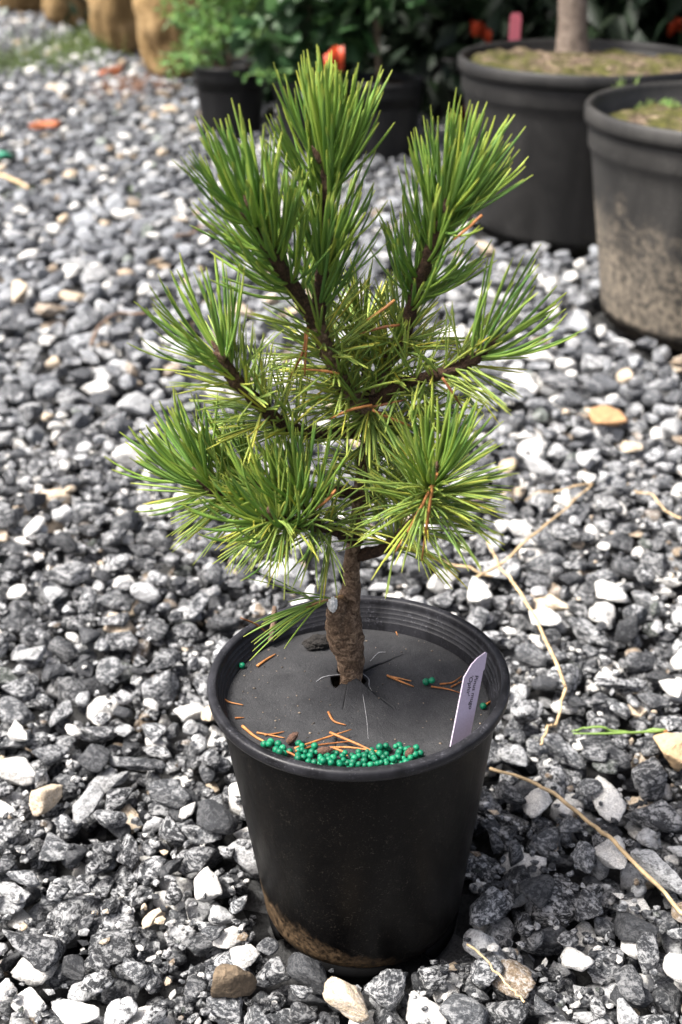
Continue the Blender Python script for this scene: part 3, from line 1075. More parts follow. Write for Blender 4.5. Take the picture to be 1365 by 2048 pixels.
lip = [(RW - .001, PZ - .0072), (PR - .0024, PZ - .0072), (PR - .0008, PZ - .0066), (PR - .0002, PZ - .005), (PR, PZ - .0014), (PR - .0007, PZ - .0003), (PR - .0018, PZ),
       (PR - .0042, PZ), (PR - .0050, PZ - .0005), (PR - .0054, PZ - .0018)]
z, rr = PZ - .0030, PR - .0056
for s in range(4):                           # the stepped ridges inside the rim
    lip += [(rr, z), (rr - .0002, z - .0020), (rr - .0010, z - .0024)]
    z -= .0026
    rr -= .0011
lip += [(rr, z), (rr - .0012, PZ - .030)]
V, Q = lathe(lip, 160)
wob = 1 + .0025 * np.sin(np.arctan2(V[:, 1], V[:, 0]) * 2 + 1) + .0012 * np.sin(np.arctan2(V[:, 1], V[:, 0]) * 5)
V[:, :2] *= wob[:, None]
obj('rim', mesh('rim', V, None, Q, M_RIM), pot)
for i in range(5):                           # foot lobes between drainage notches
    a0 = R(-100 + i * 72)
    b = MB()
    n = 14
    aa = np.linspace(a0 - R(25), a0 + R(25), n)
    ring = []
    for a in aa:
        e = abs(a - a0) / R(25)
        zl = .0105 * max(0, e - .72) / .28
        ring.append([(rad_ * math.cos(a), rad_ * math.sin(a), z_) for rad_, z_ in ((RB * .985, .015), (RB * .955, zl), (RB * .80, zl), (RB * .80, .013))])
    V = np.array(ring).reshape(-1, 3)
    ix = np.arange(n - 1)[:, None] * 4
    j = np.arange(4)[None, :]
    Q = np.stack([ix + j, ix + (j + 1) % 4, ix + 4 + (j + 1) % 4, ix + 4 + j], -1).reshape(-1, 4)
    b.add(V, None, np.vstack([Q, [[0, 1, 2, 3], [(n - 1) * 4 + c for c in (3, 2, 1, 0)]]]))
    obj('foot', b.mesh('foot', M_FOOT), pot)

# soil under the disc
RC = (0.0096, 0.5712)                         # centre of the rim as it leans
DZ = 0.1575
V, Q = lathe([(.001, 0), (.03, .0), (.060, -.001), (.0735, -.003)], 72)
V[:, 2] += .0015 * vnoise(V * 200)
so = obj('potting_soil', mesh('potting_soil', V, None, Q, plain('potting_mix', (.035, .026, .018), .95, .6, 500, .004, .1)))
so.location = (RC[0], RC[1], DZ - .0085)
tag(so, 'dark potting soil just visible under the edge of the weed disc', 'soil')

# weed disc, slit and pushed down right of the trunk
TB = on(700, 1345, 0.160)
RD = 0.0752
tx, ty = TB.x - RC[0], TB.y - RC[1]


def disc_z(x, y, ang=None, out=False):
    """height of the disc above its level, local to the rim centre"""
    r_, a_ = math.hypot(x, y), math.atan2(y, x)
    q = math.hypot(x - tx, y - ty)
    z_ = .0009 * math.exp(-(q / .03) ** 2) + .0004 * math.sin(x * 70 + 1) * math.cos(y * 55)
    fr = max(0., math.cos(a_ + R(93))) ** 2
    z_ += .0075 * fr * max(0., (r_ - .050) / .025) ** 1.6
    z_ -= .0030 * max(0., math.cos(a_ - R(60))) * max(0, (r_ - .055) / .02)
    al = math.atan2(y - ty, x - tx) if ang is None else ang
    lo, hi = R(-52), R(34)
    if lo - 1e-6 <= al <= hi + 1e-6 and not out:
        e = min(1., min(al - lo, hi - al) / R(16) + .35)
        z_ -= .0060 * e * math.exp(-(q / .024) ** 2)
    elif R(-97) < al < lo:
        z_ += .0016 * math.exp(-(q / .022) ** 2)
    return z_


k = NT('weed_disc_felt')
P_ = k.pos(True)
f1, f2, f3 = k.noise(P_, 1500, 3, .7), k.noise(P_, 60, 5, .65, .4), k.noise(P_, 420, 4, .6, .8)
cc = k.mix(k.ramp(f2, [(.35, 0.), (.72, .8)]), (.016, .0163, .018), (.038, .038, .040))
cc = k.mix(k.math('MULTIPLY', k.ramp(f1, [(.56, 0.), (.72, .9)]), .4), cc, (.15, .15, .15))
cc = k.mix(k.math('MULTIPLY', k.ramp(f3, [(.64, 0.), (.74, 1.)]), k.ramp(f2, [(.5, 0.), (.7, .5)])), cc, (.13, .11, .09))
k.set(base=cc, rough=.74, spec=.35)
k.bump(k.math('ADD', k.math('MULTIPLY', f1, .5), f3), .0010, .6)
M_DISC = k.m
secs = [(R(34), R(262.85), .016, -.0), (R(-96.9), R(-52), 0., -.016), (R(-52), R(34), .016, -.016)]
b = MB()
for a0, a1, g0_, g1_ in secs:
    na = int((a1 - a0) / R(2.5)) + 2
    nr = 34
    V = []
    for a in np.linspace(a0, a1, na):
        dx, dy = math.cos(a), math.sin(a)
        bq = tx * dx + ty * dy
        ro = -bq + math.sqrt(max(0, bq * bq - (tx * tx + ty * ty - RD * RD)))
        hole = .0075 + .0022 * math.sin(a * 3 + 1) + (.006 if R(185) < a < R(240) else 0)
        for t in np.linspace(0, 1, nr):
            q = hole + (ro - hole) * t ** 1.25
            aw = a
            if g0_ and a - a0 < 1e-6:
                aw += g0_ * math.exp(-q / .02) + .10 * math.sin(q * 420) * math.exp(-q / .012)
            if g1_ and a1 - a < 1e-6:
                aw += g1_ * math.exp(-q / .02) + .10 * math.sin(q * 420) * math.exp(-q / .012)
            x, y = tx + math.cos(aw) * q, ty + math.sin(aw) * q
            V.append((x, y, disc_z(x, y, a if a <= math.pi else a - 2 * math.pi, g1_ != -.016 or g0_ == 0)))
    V = np.array(V)
    ix = np.arange(na - 1)[:, None] * nr
    j = np.arange(nr - 1)[None, :]
    Q = np.stack([ix + j, ix + nr + j, ix + nr + j + 1, ix + j + 1], -1).reshape(-1, 4)
    b.add(V, None, Q[:, ::-1])
me = b.mesh('weed_disc', M_DISC)
bm = bmesh.new()
bm.from_mesh(me)
bmesh.ops.remove_doubles(bm, verts=bm.verts, dist=.00022)
bm.to_mesh(me)
bm.free()
disc = obj('weed_disc', me)
disc.location = (RC[0], RC[1], DZ)
md = disc.modifiers.new('thickness', 'SOLIDIFY')
md.thickness = .0011
md.offset = -1
tag(disc, 'black felt weed disc with torn slits round the trunk inside the pot', 'weed disc')


M_TORN = plain('torn_felt_edge', (.30, .30, .31), .8, .5, 900)


def on_disc(px, py, lift=0.0):
    p = on(px, py, DZ)
    for _ in range(8):
        p = on(px, py, DZ + disc_z(p.x - RC[0], p.y - RC[1]) + lift)
    return p


for pts, wd in [([(633, 1363), (648, 1354), (668, 1350)], .00035), ([(668, 1350), (700, 1349), (726, 1347)], .0003), ([(726, 1347), (738, 1358), (739, 1372), (747, 1386)], .0003),
                ([(720, 1352), (728, 1400), (734, 1440), (737, 1478)], .00016), ([(741, 1322), (757, 1306), (772, 1304)], .00028)]:
    V, T, Q = tube([tuple(on_disc(a, b_, .0003) - disc.location) for a, b_ in pts], [wd * .5, wd, wd * .4], 24, 5, .5, 900)
    obj('torn_edge', mesh('torn_edge', V, T, Q, M_TORN), disc)

b = MB()
for _ in range(150):
    a, q = rng.uniform(0, 6.283), RD * .96 * math.sqrt(rng.uniform(0, 1))
    x, y = q * math.cos(a), q * math.sin(a)
    if math.hypot(x - tx, y - ty) < .016:
        continue
    sz = rng.uniform(.0002, .0007)
    V = LV[0][0] * (sz * rng.uniform(.7, 1.6), sz, sz * .6) + (x, y, disc_z(x, y) + sz * .4)
    g = rng.uniform(.3, 3.0)
    b.add(V, LV[0][1], None, (g, g, g, 1))
obj('crumbs', b.mesh('crumbs', leaf_material('soil_crumb', (.075, .058, .042), tr=0.)), disc, 'stuff')

# green fertilizer beads: dropped one by one on to the disc
PR_ = .00195
D2, F2 = ico(2)
prill_me = mesh('fertilizer_bead', D2 * PR_, F2, None, M_PRILL)
beads = []


def drop_bead(px, py, s, lab):
    p = on_disc(px, py, PR_)
    rr_ = PR_ * s
    x, y = p.x, p.y
    dx, dy = x - RC[0], y - RC[1]
    lim = .0748 - rr_
    q = math.hypot(dx, dy)
    if q > lim:
        x, y = RC[0] + dx * lim / q, RC[1] + dy * lim / q
    z_ = DZ + disc_z(x - RC[0], y - RC[1]) + rr_ * .98
    for bx, by, bz, br in beads:
        d2 = (bx - x) ** 2 + (by - y) ** 2
        t2 = ((br + rr_) * .96) ** 2
        if d2 < t2:
            z_ = max(z_, bz + math.sqrt(t2 - d2))
    if z_ > DZ + disc_z(x - RC[0], y - RC[1]) + .0058:
        return False
    beads.append((x, y, z_, rr_))
    o = obj('fertilizer_bead', prill_me)
    o.location = (x, y, z_)
    o.scale = (s, s, s)
    o.rotation_euler = (rng.uniform(0, 6), rng.uniform(0, 6), 0)
    tag(o, lab, 'fertilizer bead', 'green fertilizer beads on the disc')
    return True


for px, py, s, lab in [(853, 1364, 1.12, 'leftmost green bead of the trio beside brown needles right of the trunk'), (864, 1367, .98, 'middle green bead of the trio beside brown needles right of the trunk'),
                       (875, 1368, .92, 'rightmost green bead of the trio beside brown needles right of the trunk'), (967, 1412, 1.0, 'single green bead right of the lilac plant tag'), (482, 1330, .95, 'single green bead in the gap at the left edge of the disc')]:
    drop_bead(px, py, s, lab)
LB1 = 'green bead in the heap along the front rim'
LB2 = 'green bead in the loose scatter at the left end of the heap'
for px, py in [(529, 1489), (539, 1493), (557, 1488), (553, 1500), (566, 1496), (569, 1507), (598, 1487), (597, 1513), (560, 1509), (580, 1502), (542, 1484)]:
    drop_bead(px, py, rng.uniform(.9, 1.12), LB2)
for _ in range(2600):
    if len(beads) > 140:
        break
    u = rng.uniform(0, 1)
    px = 592 + u * 250
    ym = 1522 - 14 * max(0, (u - .62) / .38) ** 1.5
    py = ym + rng.uniform(-15 - 8 * math.sin(u * 9 + 1.0), 15)
    lb = LB1 + (', under the crossing needles' if px < 665 else ', midway along' if px < 765 else ', at its right end')
    drop_bead(px, py, rng.uniform(.68, 1.04), lb)

# brown needles, pollen cones and crumbs lying on the disc
G_FN = 'fallen brown needles on the weed disc'


def fallen(pts, lab, w=.00046, lift=.0008):
    P3 = [on_disc(a, b_, lift) for a, b_ in pts]
    V, T, Q = tube([tuple(p) for p in P3], [w * 1.2, w, w * .5], 12, 6)
    tag(obj('fallen_needle', mesh('fallen_needle', V, T, Q, M_DEAD)), lab, 'fallen needle', G_FN)


HEAP = 'brown fallen needle lying across the bead heap'
fallen([(515, 1332), (535, 1318), (552, 1308)], 'short brown needle alone on the left of the disc', .0007)
fallen([(432, 1382), (455, 1402), (487, 1410)], 'brown needle in the gap at the left rim')
fallen([(470, 1436), (489, 1435)], 'tiny brown needle stub near the left front rim')
fallen([(485, 1452), (512, 1474), (545, 1490)], 'brown needle at the left front rim pointing to the loose beads', .0007)
fallen([(514, 1465), (540, 1470), (570, 1476)], 'pale brown needle just behind the loose beads')
fallen([(530, 1470), (552, 1467), (569, 1463)], 'crossing brown needle just behind the loose beads')
fallen([(590, 1497), (645, 1478), (703, 1459)], HEAP + ', longest and rising to the right', .0006, .0045)
fallen([(592, 1502), (640, 1490), (706, 1482)], HEAP + ', nearly level and rising slightly', .0006, .004)
fallen([(660, 1465), (715, 1488), (768, 1512)], HEAP + ', slanting down to the right', .00065, .0045)
fallen([(655, 1496), (700, 1495), (760, 1503)], HEAP + ', level and ending at the slanting one', .0006, .005)
fallen([(668, 1496), (690, 1505), (695, 1512)], HEAP + ', short and pointing at the rim', .0006, .005)
fallen([(572, 1503), (585, 1508), (600, 1518)], HEAP + ', short one at its left end', .0006, .003)
fallen([(657, 1424), (668, 1442), (692, 1450)], 'curled pale brown needle alone in the middle of the disc', .0006)
fallen([(775, 1351), (800, 1362), (828, 1373)], 'longer needle of the brown pair on the pushed down flap', .0006)
fallen([(776, 1352), (800, 1357), (823, 1362)], 'shorter needle of the brown pair on the pushed down flap', .0005)
fallen([(766, 1239), (800, 1242), (832, 1245)], 'brown needle lying along the back rim')
fallen([(779, 1239), (788, 1252), (795, 1270)], 'brown needle pointing forward from the one on the back rim')
fallen([(863, 1373), (895, 1378), (922, 1386)], 'lowest brown needle between bead trio and lilac tag')
fallen([(880, 1368), (905, 1365), (924, 1352)], 'curving upper brown needle between bead trio and lilac tag')
fallen([(903, 1374), (926, 1362)], 'short upper brown needle touching the lilac tag')
fallen([(970, 1411), (984, 1401)], 'tiny brown stub behind the single bead right of the tag', .0007)
for px, py, a, lab in [(585, 1476, .9, 'brown pollen cone standing at the left end of the bead heap'), (650, 1501, .15, 'brown pollen cone lying in the middle of the bead heap'), (820, 1505, 1.0, 'brown pollen cone at the right end of the bead heap')]:
    p = on_disc(px, py, .0042 if px == 585 else .0068)
    ln = .0042 if px != 820 else .003
    v = D2 * (1 + .16 * np.sign(np.sin(D2[:, :1] * 14)) * .5 + .12 * vnoise(D2 * 5 + px)[:, None]) * (ln, .0021, .0021)
    o = obj('pollen_cone', mesh('pollen_cone', v, F2, None, M_CONE))
    o.location = p
    o.rotation_euler = (0, -a * .9, a * .3)
    tag(o, lab, 'cone', 'pollen cones in the bead heap')
p = on_disc(638, 1284, .003)
D3, F3 = LV[3]
v = D3 * (1 + .3 * vnoise(D3 * 3) + .2 * vnoise(D3 * 9))[:, None] * (.0085, .0055, .0036)
o = obj('soil_clod', mesh('soil_clod', v, F3, None, M_SOILCLOD))
o.location, o.rotation_euler = p, (0, 0, .35)
tag(o, 'black clod of soil on the disc left of the trunk base', 'soil clod')
# wood splinter between disc and rim
p0, p1 = at(541, 1283, .622), at(549, 1212, .634)
a_, b_ = np.array(p0), np.array(p1)
V, T, Q = tube([a_, a_ * .5 + b_ * .5 + (.0006, 0, 0), b_ + (.0003, 0, 0)], [.0016, .0021, .0012], 14, 7, .35, 500)
tag(obj('wood_splinter', mesh('wood_splinter', V, T, Q, M_WOOD)), 'weathered wood splinter standing between the disc and the left rim', 'splinter')
V, T, Q = tube([at(482, 1236, .60), at(515, 1250, .606), at(541, 1272, .61)], [.0004, .0006, .0005], 10, 5)
tag(obj('fallen_needle', mesh('fallen_needle', V, T, Q, M_DEAD)), 'brown needle leaning over the left rim by the wood splinter', 'fallen needle', G_FN)

# lilac plant tag
k = NT('lilac_plastic')
nn = k.noise(k.pos(True), 900, 3, .6)
k.set(base=k.mix(1., (.47, .40, .50), k.ramp(nn, [(.3, .92), (.7, 1.06)]), 'MULTIPLY'), rough=.45, spec=.4)
Lb, Lt = Vector((.0630, .5286, .158)), Vector((.0722, .5505, .1992))
Wd = Vector((.0118, .0112, 0))
tg = plant_tag('plant_tag', Lb - (Lt - Lb) * .12, Lt, Wd, k.m, 'lilac tag with two lines of black print at the right inner rim', True, .0007)
L_ = (Lt - Lb)
xa = -L_.normalized()
ya = (Wd - xa * Wd.dot(xa)).normalized()
za = xa.cross(ya)
M_INK = plain('black_ink', (.02, .02, .022), .6, .1, 50)
for txt, off, w0 in (('Pinus mugo', .0022, .80), ("'Ophir'", -.0020, .795)):
    cu = bpy.data.curves.new('lettering', 'FONT')
    cu.body, cu.size = txt, .0040
    cu.offset = .00004
    cu.materials.append(M_INK)
    tmp = bpy.data.objects.new('lettering', cu)
    COL.objects.link(tmp)
    bpy.context.view_layer.update()
    me = bpy.data.meshes.new_from_object(tmp.evaluated_get(bpy.context.evaluated_depsgraph_get()))
    bpy.data.objects.remove(tmp)
    o = obj('lettering', me)
    org = Lb + L_ * w0 + ya * (off - .001) + za * .00048
    o.matrix_world = Matrix(((xa.x, ya.x, za.x, org.x), (xa.y, ya.y, za.y, org.y), (xa.z, ya.z, za.z, org.z), (0, 0, 0, 1)))
    mw = o.matrix_world.copy()
    o.parent = tg
    o.matrix_parent_inverse = tg.matrix_world.inverted()
    o.matrix_world = mw

# ------------------------------------------------------------------ the young pine
TY = TB.y
pine = empty('young_pine', (TB.x, TB.y, DZ), 'young dwarf pine with dense green needle brushes growing in the black pot', 'tree')


def loc(p):
    return (p[0] - TB.x, p[1] - TB.y, p[2] - DZ)


def pp(px, py, off=0.0):
    return np.array(loc(at(px, py, TY + off)))


S0 = 4000.0
# trunk with the swollen graft
tr_pts = [pp(703, 1372), pp(702, 1345), pp(700, 1312), pp(693, 1282), pp(688, 1252), pp(688, 1226), pp(698, 1200), pp(704, 1170), pp(704, 1125), pp(712, 1060), pp(718, 1000), pp(727, 930), pp(738, 850), pp(738, 815)]
tr_rad = [23 / 3600, 23.5 / 3620, 30 / 3650, 37 / 3680, 38 / 3700, 36 / 3700, 25 / 3750, 19 / 3800, 16.5 / 3850, 14.5 / 3900, 14 / 3950, 14 / 4000, 14 / 4050, 12 / 4100]
V, T, Q = tube(tr_pts, tr_rad, 150, 32, .17, 260, pegs=.10)
trunk = obj('trunk', mesh('trunk', V, T, Q, M_BARK), pine)
# old graft stub with wax
g0, g1 = pp(678, 1250, -.004), pp(671, 1208, -.008)
V, T, Q = tube([g0, g1 * .6 + g0 * .4, g1], [.0062, .0058, .0036], 16, 16, .3, 300)
stub = obj('graft_stub', mesh('graft_stub', V, T, Q, M_BARK), trunk)
v = D3 * (1 + .3 * vnoise(D3 * 4))[:, None] * (.0026, .0020, .0046)
o = obj('wax_patch', mesh('wax_patch', v + pp(666, 1209, -.0125), F3, None, M_SEAL), trunk)
v = D3 * (1 + .3 * vnoise(D3 * 4 + 3))[:, None] * (.0032, .0026, .0036)
obj('burl', mesh('burl', v + pp(681, 1212, -.011), F3, None, M_BARK), trunk)


def needles(axis, s0, s1, n, L, ang, curve, width, age, seed, up=.5, droop=0., spread=.25, power=1.0, tint=(0, 1), L_end=1.0, bias=None):
    """n needle pairs along axis (m,3) between s0 and s1"""
    r = np.random.default_rng(seed)
    T, N, B = frames(axis)
    s = (s0 + (s1 - s0) * r.uniform(0, 1, n) ** power) * (len(axis) - 1)
    i = np.minimum(s.astype(int), len(axis) - 2)
    f = (s - i)[:, None]
    O = axis[i] * (1 - f) + axis[i + 1] * f
    Tt, Nn, Bb = T[i], N[i], B[i]
    ph = np.arange(n) * 2.39996 + r.normal(0, .4, n)
    rad = Nn * np.cos(ph)[:, None] + Bb * np.sin(ph)[:, None]
    if bias is not None:
        rad = rad + np.array(bias)
        rad /= np.linalg.norm(rad, axis=1)[:, None] + 1e-9
    frac = ((s / (len(axis) - 1) - s0) / max(1e-6, s1 - s0))
    a = np.clip(r.normal(ang, spread, n) - .35 * ang * frac, .08, 2.3)
    d0 = Tt * np.cos(a)[:, None] + rad * np.sin(a)[:, None]
    out = []
    for q in (-1, 1):
        sp_ = np.cross(d0, Tt)
        sp_ /= np.linalg.norm(sp_, axis=1)[:, None] + 1e-9
        tw = r.normal(0, 1, (n, 3))
        d = d0 + sp_ * (q * .055) + tw * .045
        d /= np.linalg.norm(d, axis=1)[:, None]
        ln = L * r.normal(1, .09, n) * (1 + (L_end - 1) * frac)
        ln = np.maximum(ln, L * .55)
        m, sd_ = 9, 5
        t = np.linspace(0, 1, m)
        tgt = Tt * (1 - up) + np.array([0, 0, 1.]) * up
        tgt = tgt + r.normal(0, .2, (n, 3))
        pts = np.zeros((n, m, 3))
        pts[:, 0] = O + rad * .0012
        cur = d.copy()
        cv = curve * r.uniform(.5, 1.4, n)[:, None]
        for kk in range(1, m):
            cur = cur + (tgt * cv + np.array([0, 0, -1.]) * droop) / (m - 1)
            cur /= np.linalg.norm(cur, axis=1)[:, None]
            pts[:, kk] = pts[:, kk - 1] + cur * (ln / (m - 1))[:, None]
        tan = np.gradient(pts, axis=1)
        tan /= np.linalg.norm(tan, axis=2)[..., None] + 1e-12
        sdv = np.cross(tan, rad[:, None, :])
        sdv /= np.linalg.norm(sdv, axis=2)[..., None] + 1e-9
        nv = np.cross(sdv, tan)
        wd = width * r.uniform(.85, 1.12, n)
        prof = np.array([.75, .95, 1, 1, 1, .98, .93, .80, .30])
        aa = np.linspace(0, 2 * np.pi, sd_, endpoint=False)
        V = pts[:, :, None, :] + (sdv[:, :, None, :] * np.cos(aa)[:, None] + nv[:, :, None, :] * (.62 * np.sin(aa))[:, None]) * (wd[:, None] * .5 * prof)[:, :, None, None]
        base = np.arange(n)[:, None, None] * (m * sd_) + np.arange(m - 1)[None, :, None] * sd_
        j = np.arange(sd_)[None, None, :]
        kx = (j + 1) % sd_
        Q = np.stack([base + j, base + kx, base + sd_ + kx, base + sd_ + j], -1).reshape(-1, 4)
        C = np.zeros((n, m, sd_, 4))
        C[..., 0] = t[None, :, None]
        C[..., 1] = (tint[0] + (tint[1] - tint[0]) * r.uniform(0, 1, n))[:, None, None]
        C[..., 2] = np.clip(r.normal(age, .16, n), 0, 1)[:, None, None]
        C[..., 3] = 1
        out.append((V.reshape(-1, 3), Q, C.reshape(-1, 4)))
    return out


def bud(p, d, ln, parent, rad=.0015):
    d = np.array(d, float) / np.linalg.norm(d)
    pts = [p + d * ln * t for t in (-.15, .15, .45, .75, 1.0)]
    V, T, Q = tube(pts, [rad * .8, rad, rad * .95, rad * .65, rad * .15], 12, 9, .28, 1300)
    obj('bud', mesh('bud', V, T, Q, M_BUD), parent)


def branch(pts, rad, mat, fields, seed, buds=(), pegs=.55, sides=14, n=60):
    """one limb with its needles and winter buds"""
    V, T, Q = tube(pts, rad, n, sides, .22, 600, pegs=pegs, seed=seed)
    br = obj('branch', mesh('branch', V, T, Q, mat), pine)
    ax = smooth_path(pts, 60)
    b = MB()
    for kk, f in enumerate(fields):
        f = dict(f)
        a_ = f.pop('axis', None)
        for V, Q, C in needles(ax if a_ is None else smooth_path(a_, 40), seed=seed * 31 + kk, **f):
            b.add(V, None, Q, C)
    if fields:
        obj('needles', b.mesh('needles', M_NEEDLE), br, 'stuff')
    for p, d, ln in buds:
        bud(np.array(p), d, ln, br)
    return br


NEW = dict(curve=1.05, width=.00185, bias=(0, .4, 0), age=.05, up=.55, spread=.22)
NEWT = {**NEW, 'width': .00185}
OLD = dict(curve=.12, width=.00125, age=.78, up=.5, spread=.3, droop=.10)
# leader, centre
main = [pp(738, 830), pp(712, 800), pp(690, 775), pp(668, 730), pp(650, 690), pp(634, 650)]
branch(main, [.0042, .0044, .0042, .0040, .0042], M_BARK, [
    dict(s0=.25, s1=1., n=120, L=.036, ang=1.30, **OLD),
    dict(s0=.0, s1=.35, n=26, L=.034, ang=1.2, **OLD)], 1, pegs=.35)
branch([pp(634, 652), pp(640, 590, .002), pp(650, 500, .004), pp(655, 400, .003), pp(654, 318, 0)], [.0040, .0036, .0034, .0031, .0024], M_TWIG, [
    dict(s0=.72, s1=1., n=60, L=.048, ang=.62, **NEWT),
    dict(s0=.12, s1=.80, n=60, L=.043, ang=.82, **NEWT)], 2,
    [(pp(652, 312), (-.05, -.1, 1), .010), (pp(662, 325, -.004), (.3, -.2, 1), .0085), (pp(640, 322, -.002), (-.5, -.1, 1), .008)])
# upper left shoot
branch([pp(636, 655), pp(604, 600, -.004), pp(570, 550, -.010), pp(536, 490, -.016), pp(502, 425, -.022)], [.0038, .0034, .0034, .0032, .0023], M_TWIG, [
    dict(s0=.62, s1=1., n=52, L=.046, ang=.72, **NEWT),
    dict(s0=.22, s1=.70, n=44, L=.042, ang=.85, **NEWT)], 3,
    [(pp(500, 422, -.023), (-.3, -.1, 1), .008), (pp(492, 432, -.026), (-.6, -.3, 1), .006)])
# right leader
branch([pp(742, 822, .002), pp(764, 760, .008), pp(782, 710, .010), pp(812, 660, .008)], [.0036, .0036, .0034, .0036], M_BARK, [
    dict(s0=.1, s1=1., n=110, L=.034, ang=1.25, **OLD)], 4, pegs=.35)
branch([pp(810, 664, .008), pp(830, 590, .004), pp(852, 530, -.002), pp(882, 455, -.008), pp(905, 402, -.012)], [.0036, .0032, .0031, .0030, .0022], M_TWIG, [
    dict(s0=.62, s1=1., n=56, L=.046, ang=.66, **NEWT),
    dict(s0=.15, s1=.72, n=54, L=.041, ang=.86, **NEWT)], 5,
    [(pp(906, 400, -.012), (.4, -.1, 1), .010), (pp(892, 420, -.016), (0, -.2, 1), .008), (pp(920, 398, -.012), (.8, -.1, .8), .006)])
# right arm
branch([pp(748, 805, 0), pp(800, 772, -.006), pp(850, 755, -.010), pp(905, 740, -.014), pp(940, 722, -.016), pp(972, 702, -.018)], [.0036, .0030, .0028, .0030, .0031, .0018], M_TWIG, [
    dict(s0=.80, s1=1., n=13, L=.050, ang=.85, **{**NEW, 'curve': 1.25}),
    dict(s0=.15, s1=.86, n=62, L=.032, ang=1.25, **OLD)], 6, [(pp(974, 700, -.018), (.6, 0, .8), .009)])
# left arm
branch([pp(738, 850, 0), pp(660, 868, -.004), pp(590, 858, -.008), pp(545, 832, -.012), pp(500, 790, -.016), pp(462, 745, -.018), pp(442, 712, -.020)], [.0036, .0030, .0030, .0032, .0034, .0034, .0022], M_TWIG, [
    dict(s0=.86, s1=1., n=18, L=.047, ang=.92, **{**NEW, 'curve': 1.0}),
    dict(s0=.25, s1=.90, n=105, L=.034, ang=1.25, **OLD)], 7, [(pp(440, 708, -.021), (-.5, 0, .9), .008), (pp(447, 716, -.024), (-.8, -.2, .6), .006)])
# whorl round the trunk below the fork
b = MB()
ax = smooth_path([pp(728, 930), pp(738, 850), pp(740, 815)], 30)
for f in [dict(s0=.6, s1=1., n=34, L=.034, ang=1.85, **{**OLD, 'droop': .8}), dict(s0=0, s1=.7, n=46, L=.030, ang=1.7, **{**OLD, 'droop': .5})]:
    for V, Q, C in needles(ax, seed=77, **f):
        b.add(V, None, Q, C)
ax = smooth_path([pp(712, 1075), pp(718, 1000), pp(727, 930)], 30)
for V, Q, C in needles(ax, 0, 1, 40, .028, 1.6, seed=78, **{**OLD, 'droop': .4}):
    b.add(V, None, Q, C)
obj('needles', b.mesh('needles', M_NEEDLE), trunk, 'stuff')
# lower left arm
branch([pp(722, 985, 0), pp(640, 985, -.008), pp(560, 990, -.016), pp(490, 1000, -.022), pp(432, 985, -.026), pp(396, 956, -.028)], [.0034, .0027, .0027, .0027, .0028, .0018], M_TWIG, [
    dict(s0=.82, s1=1., n=30, L=.043, ang=.90, **{**NEW, 'curve': 1.15}),
    dict(s0=.25, s1=.86, n=95, L=.036, ang=1.2, **OLD)], 8, [(pp(396, 954, -.028), (-.4, 0, 1), .006)])
branch([pp(560, 990, -.016), pp(515, 972, -.010), pp(478, 940, -.008)], [.0024, .0022, .0016], M_TWIG, [
    dict(s0=.5, s1=1., n=26, L=.038, ang=.85, **{**NEW, 'curve': 1.1})], 9)
# front left arm, coming towards the camera
branch([pp(716, 1080, 0), pp(672, 1062, -.014), pp(625, 1052, -.026), pp(575, 1045, -.036), pp(535, 1036, -.044)], [.0034, .0028, .0027, .0027, .0018], M_TWIG, [
    dict(s0=.72, s1=1., n=30, L=.042, ang=1.0, **{**NEW, 'curve': 1.5, 'up': .9}),
    dict(s0=.25, s1=.95, n=85, L=.036, ang=1.35, **{**OLD, 'droop': .45})], 10, [(pp(532, 1032, -.045), (-.4, -.2, .8), .006), (pp(541, 1028, -.043), (-.2, -.2, 1), .005)])
branch([pp(640, 1055, -.022), pp(622, 1030, -.028), pp(604, 996, -.030)], [.0024, .0023, .0016], M_TWIG, [
    dict(s0=.45, s1=1., n=28, L=.044, ang=.95, **{**NEW, 'curve': 1.3, 'up': .85})], 11, [(pp(604, 992, -.030), (-.1, -.2, 1), .0055), (pp(612, 998, -.031), (.3, -.2, 1), .005)])
# low right arm
branch([pp(722, 1110, 0), pp(765, 1098, -.010), pp(810, 1062, -.022), pp(848, 1020, -.034), pp(862, 980, -.038), pp(870, 950, -.040)], [.0036, .0030, .0027, .0028, .0027, .0018], M_TWIG, [
    dict(s0=.84, s1=1., n=24, L=.044, ang=.70, **{**NEW, 'curve': .9, 'up': .75}),
    dict(s0=.60, s1=.86, n=84, L=.041, ang=1.3, **{**OLD, 'droop': .30, 'age': .55, 'spread': .45}),
    dict(s0=.2, s1=.70, n=56, L=.036, ang=1.3, **{**OLD, 'droop': .5})], 12, [(pp(871, 946, -.040), (.1, -.1, 1), .007), (pp(878, 952, -.041), (.5, -.2, .9), .006)])
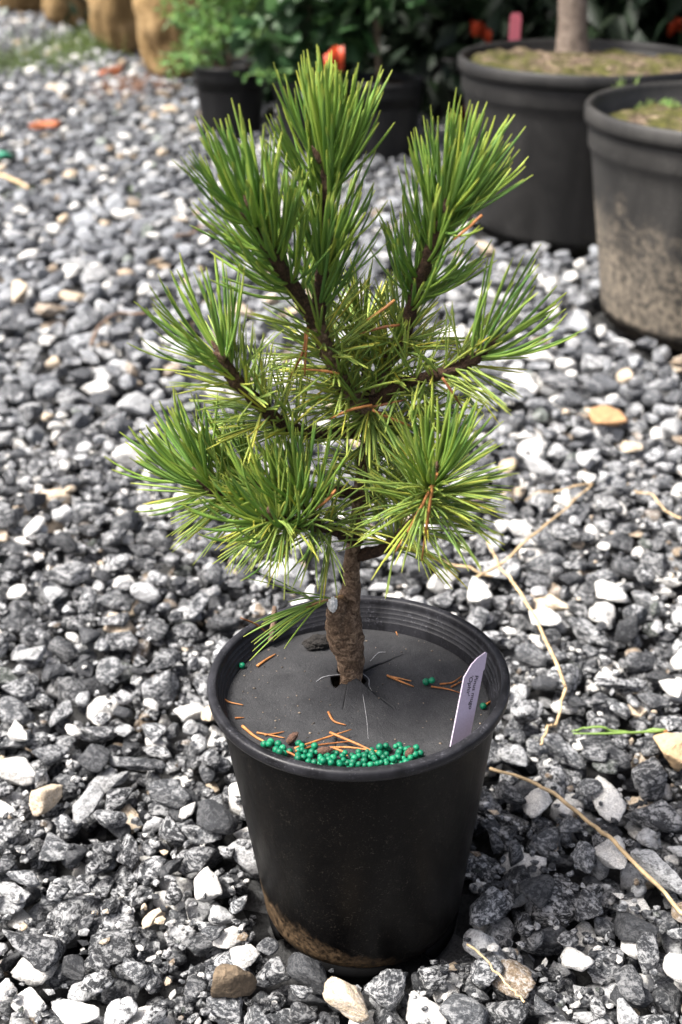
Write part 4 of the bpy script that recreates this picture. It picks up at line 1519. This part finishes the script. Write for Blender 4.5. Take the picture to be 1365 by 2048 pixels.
# back shoots that fill the middle of the plant
branch([pp(738, 835, .004), pp(735, 760, .022), pp(728, 690, .030), pp(722, 640, .032)], [.003, .0026, .0024, .0016], M_TWIG, [
    dict(s0=.3, s1=1., n=50, L=.034, ang=1.0, **{**OLD, 'age': .6})], 13)
branch([pp(736, 860, .002), pp(790, 850, .020), pp(850, 820, .030)], [.003, .0025, .0016], M_TWIG, [
    dict(s0=.3, s1=1., n=40, L=.033, ang=1.15, **{**OLD, 'age': .6})], 14)
branch([pp(720, 1000, .002), pp(760, 985, .02), pp(800, 960, .03)], [.003, .0025, .0016], M_TWIG, [
    dict(s0=.3, s1=1., n=34, L=.032, ang=1.15, **{**OLD, 'age': .6})], 15)
# thin drooping twig over the rim
branch([pp(686, 1193, -.006), pp(655, 1200, -.012), pp(612, 1214, -.018)], [.0011, .0009, .0007], plain('young_twig', (.30, .17, .07), .6, .3, 500), [
    dict(s0=.35, s1=1., n=11, L=.037, ang=.50, curve=.1, width=.0011, age=.15, up=.2, droop=.30, spread=.28)], 16, pegs=.15, sides=8)
# dead orange needles caught in the crown
dn = MB
for pts in [[(876, 946, -.050), (835, 1030, -.056), (790, 1106, -.054)], [(870, 948, -.051), (857, 1030, -.057), (844, 1121, -.055)],
            [(965, 430, -.034), (938, 455, -.034), (908, 480, -.033)], [(612, 655, -.012), (608, 700, -.014), (576, 765, -.012)], [(616, 655, -.012), (612, 700, -.014), (610, 752, -.012)],
            [(680, 748, -.014), (650, 742, -.014), (605, 738, -.012)], [(790, 600, -.01), (765, 620, -.012), (735, 640, -.012)], [(745, 810, -.02), (700, 820, -.022), (660, 838, -.02)],
            [(740, 815, -.018), (775, 808, -.02), (810, 800, -.018)], [(885, 755, -.03), (905, 785, -.032), (925, 815, -.03)], [(672, 980, -.05), (655, 1000, -.05), (630, 1020, -.05)],
            [(745, 820, -.02), (790, 840, -.02), (822, 852, -.02)], [(800, 650, -.012), (765, 655, -.014), (720, 668, -.012)]]:
    V, T, Q = tube([pp(*q) for q in pts], [.0007, .0008, .0004], 10, 6)
    obj('dead_needle', mesh('dead_needle', V, T, Q, M_DEAD), pine)
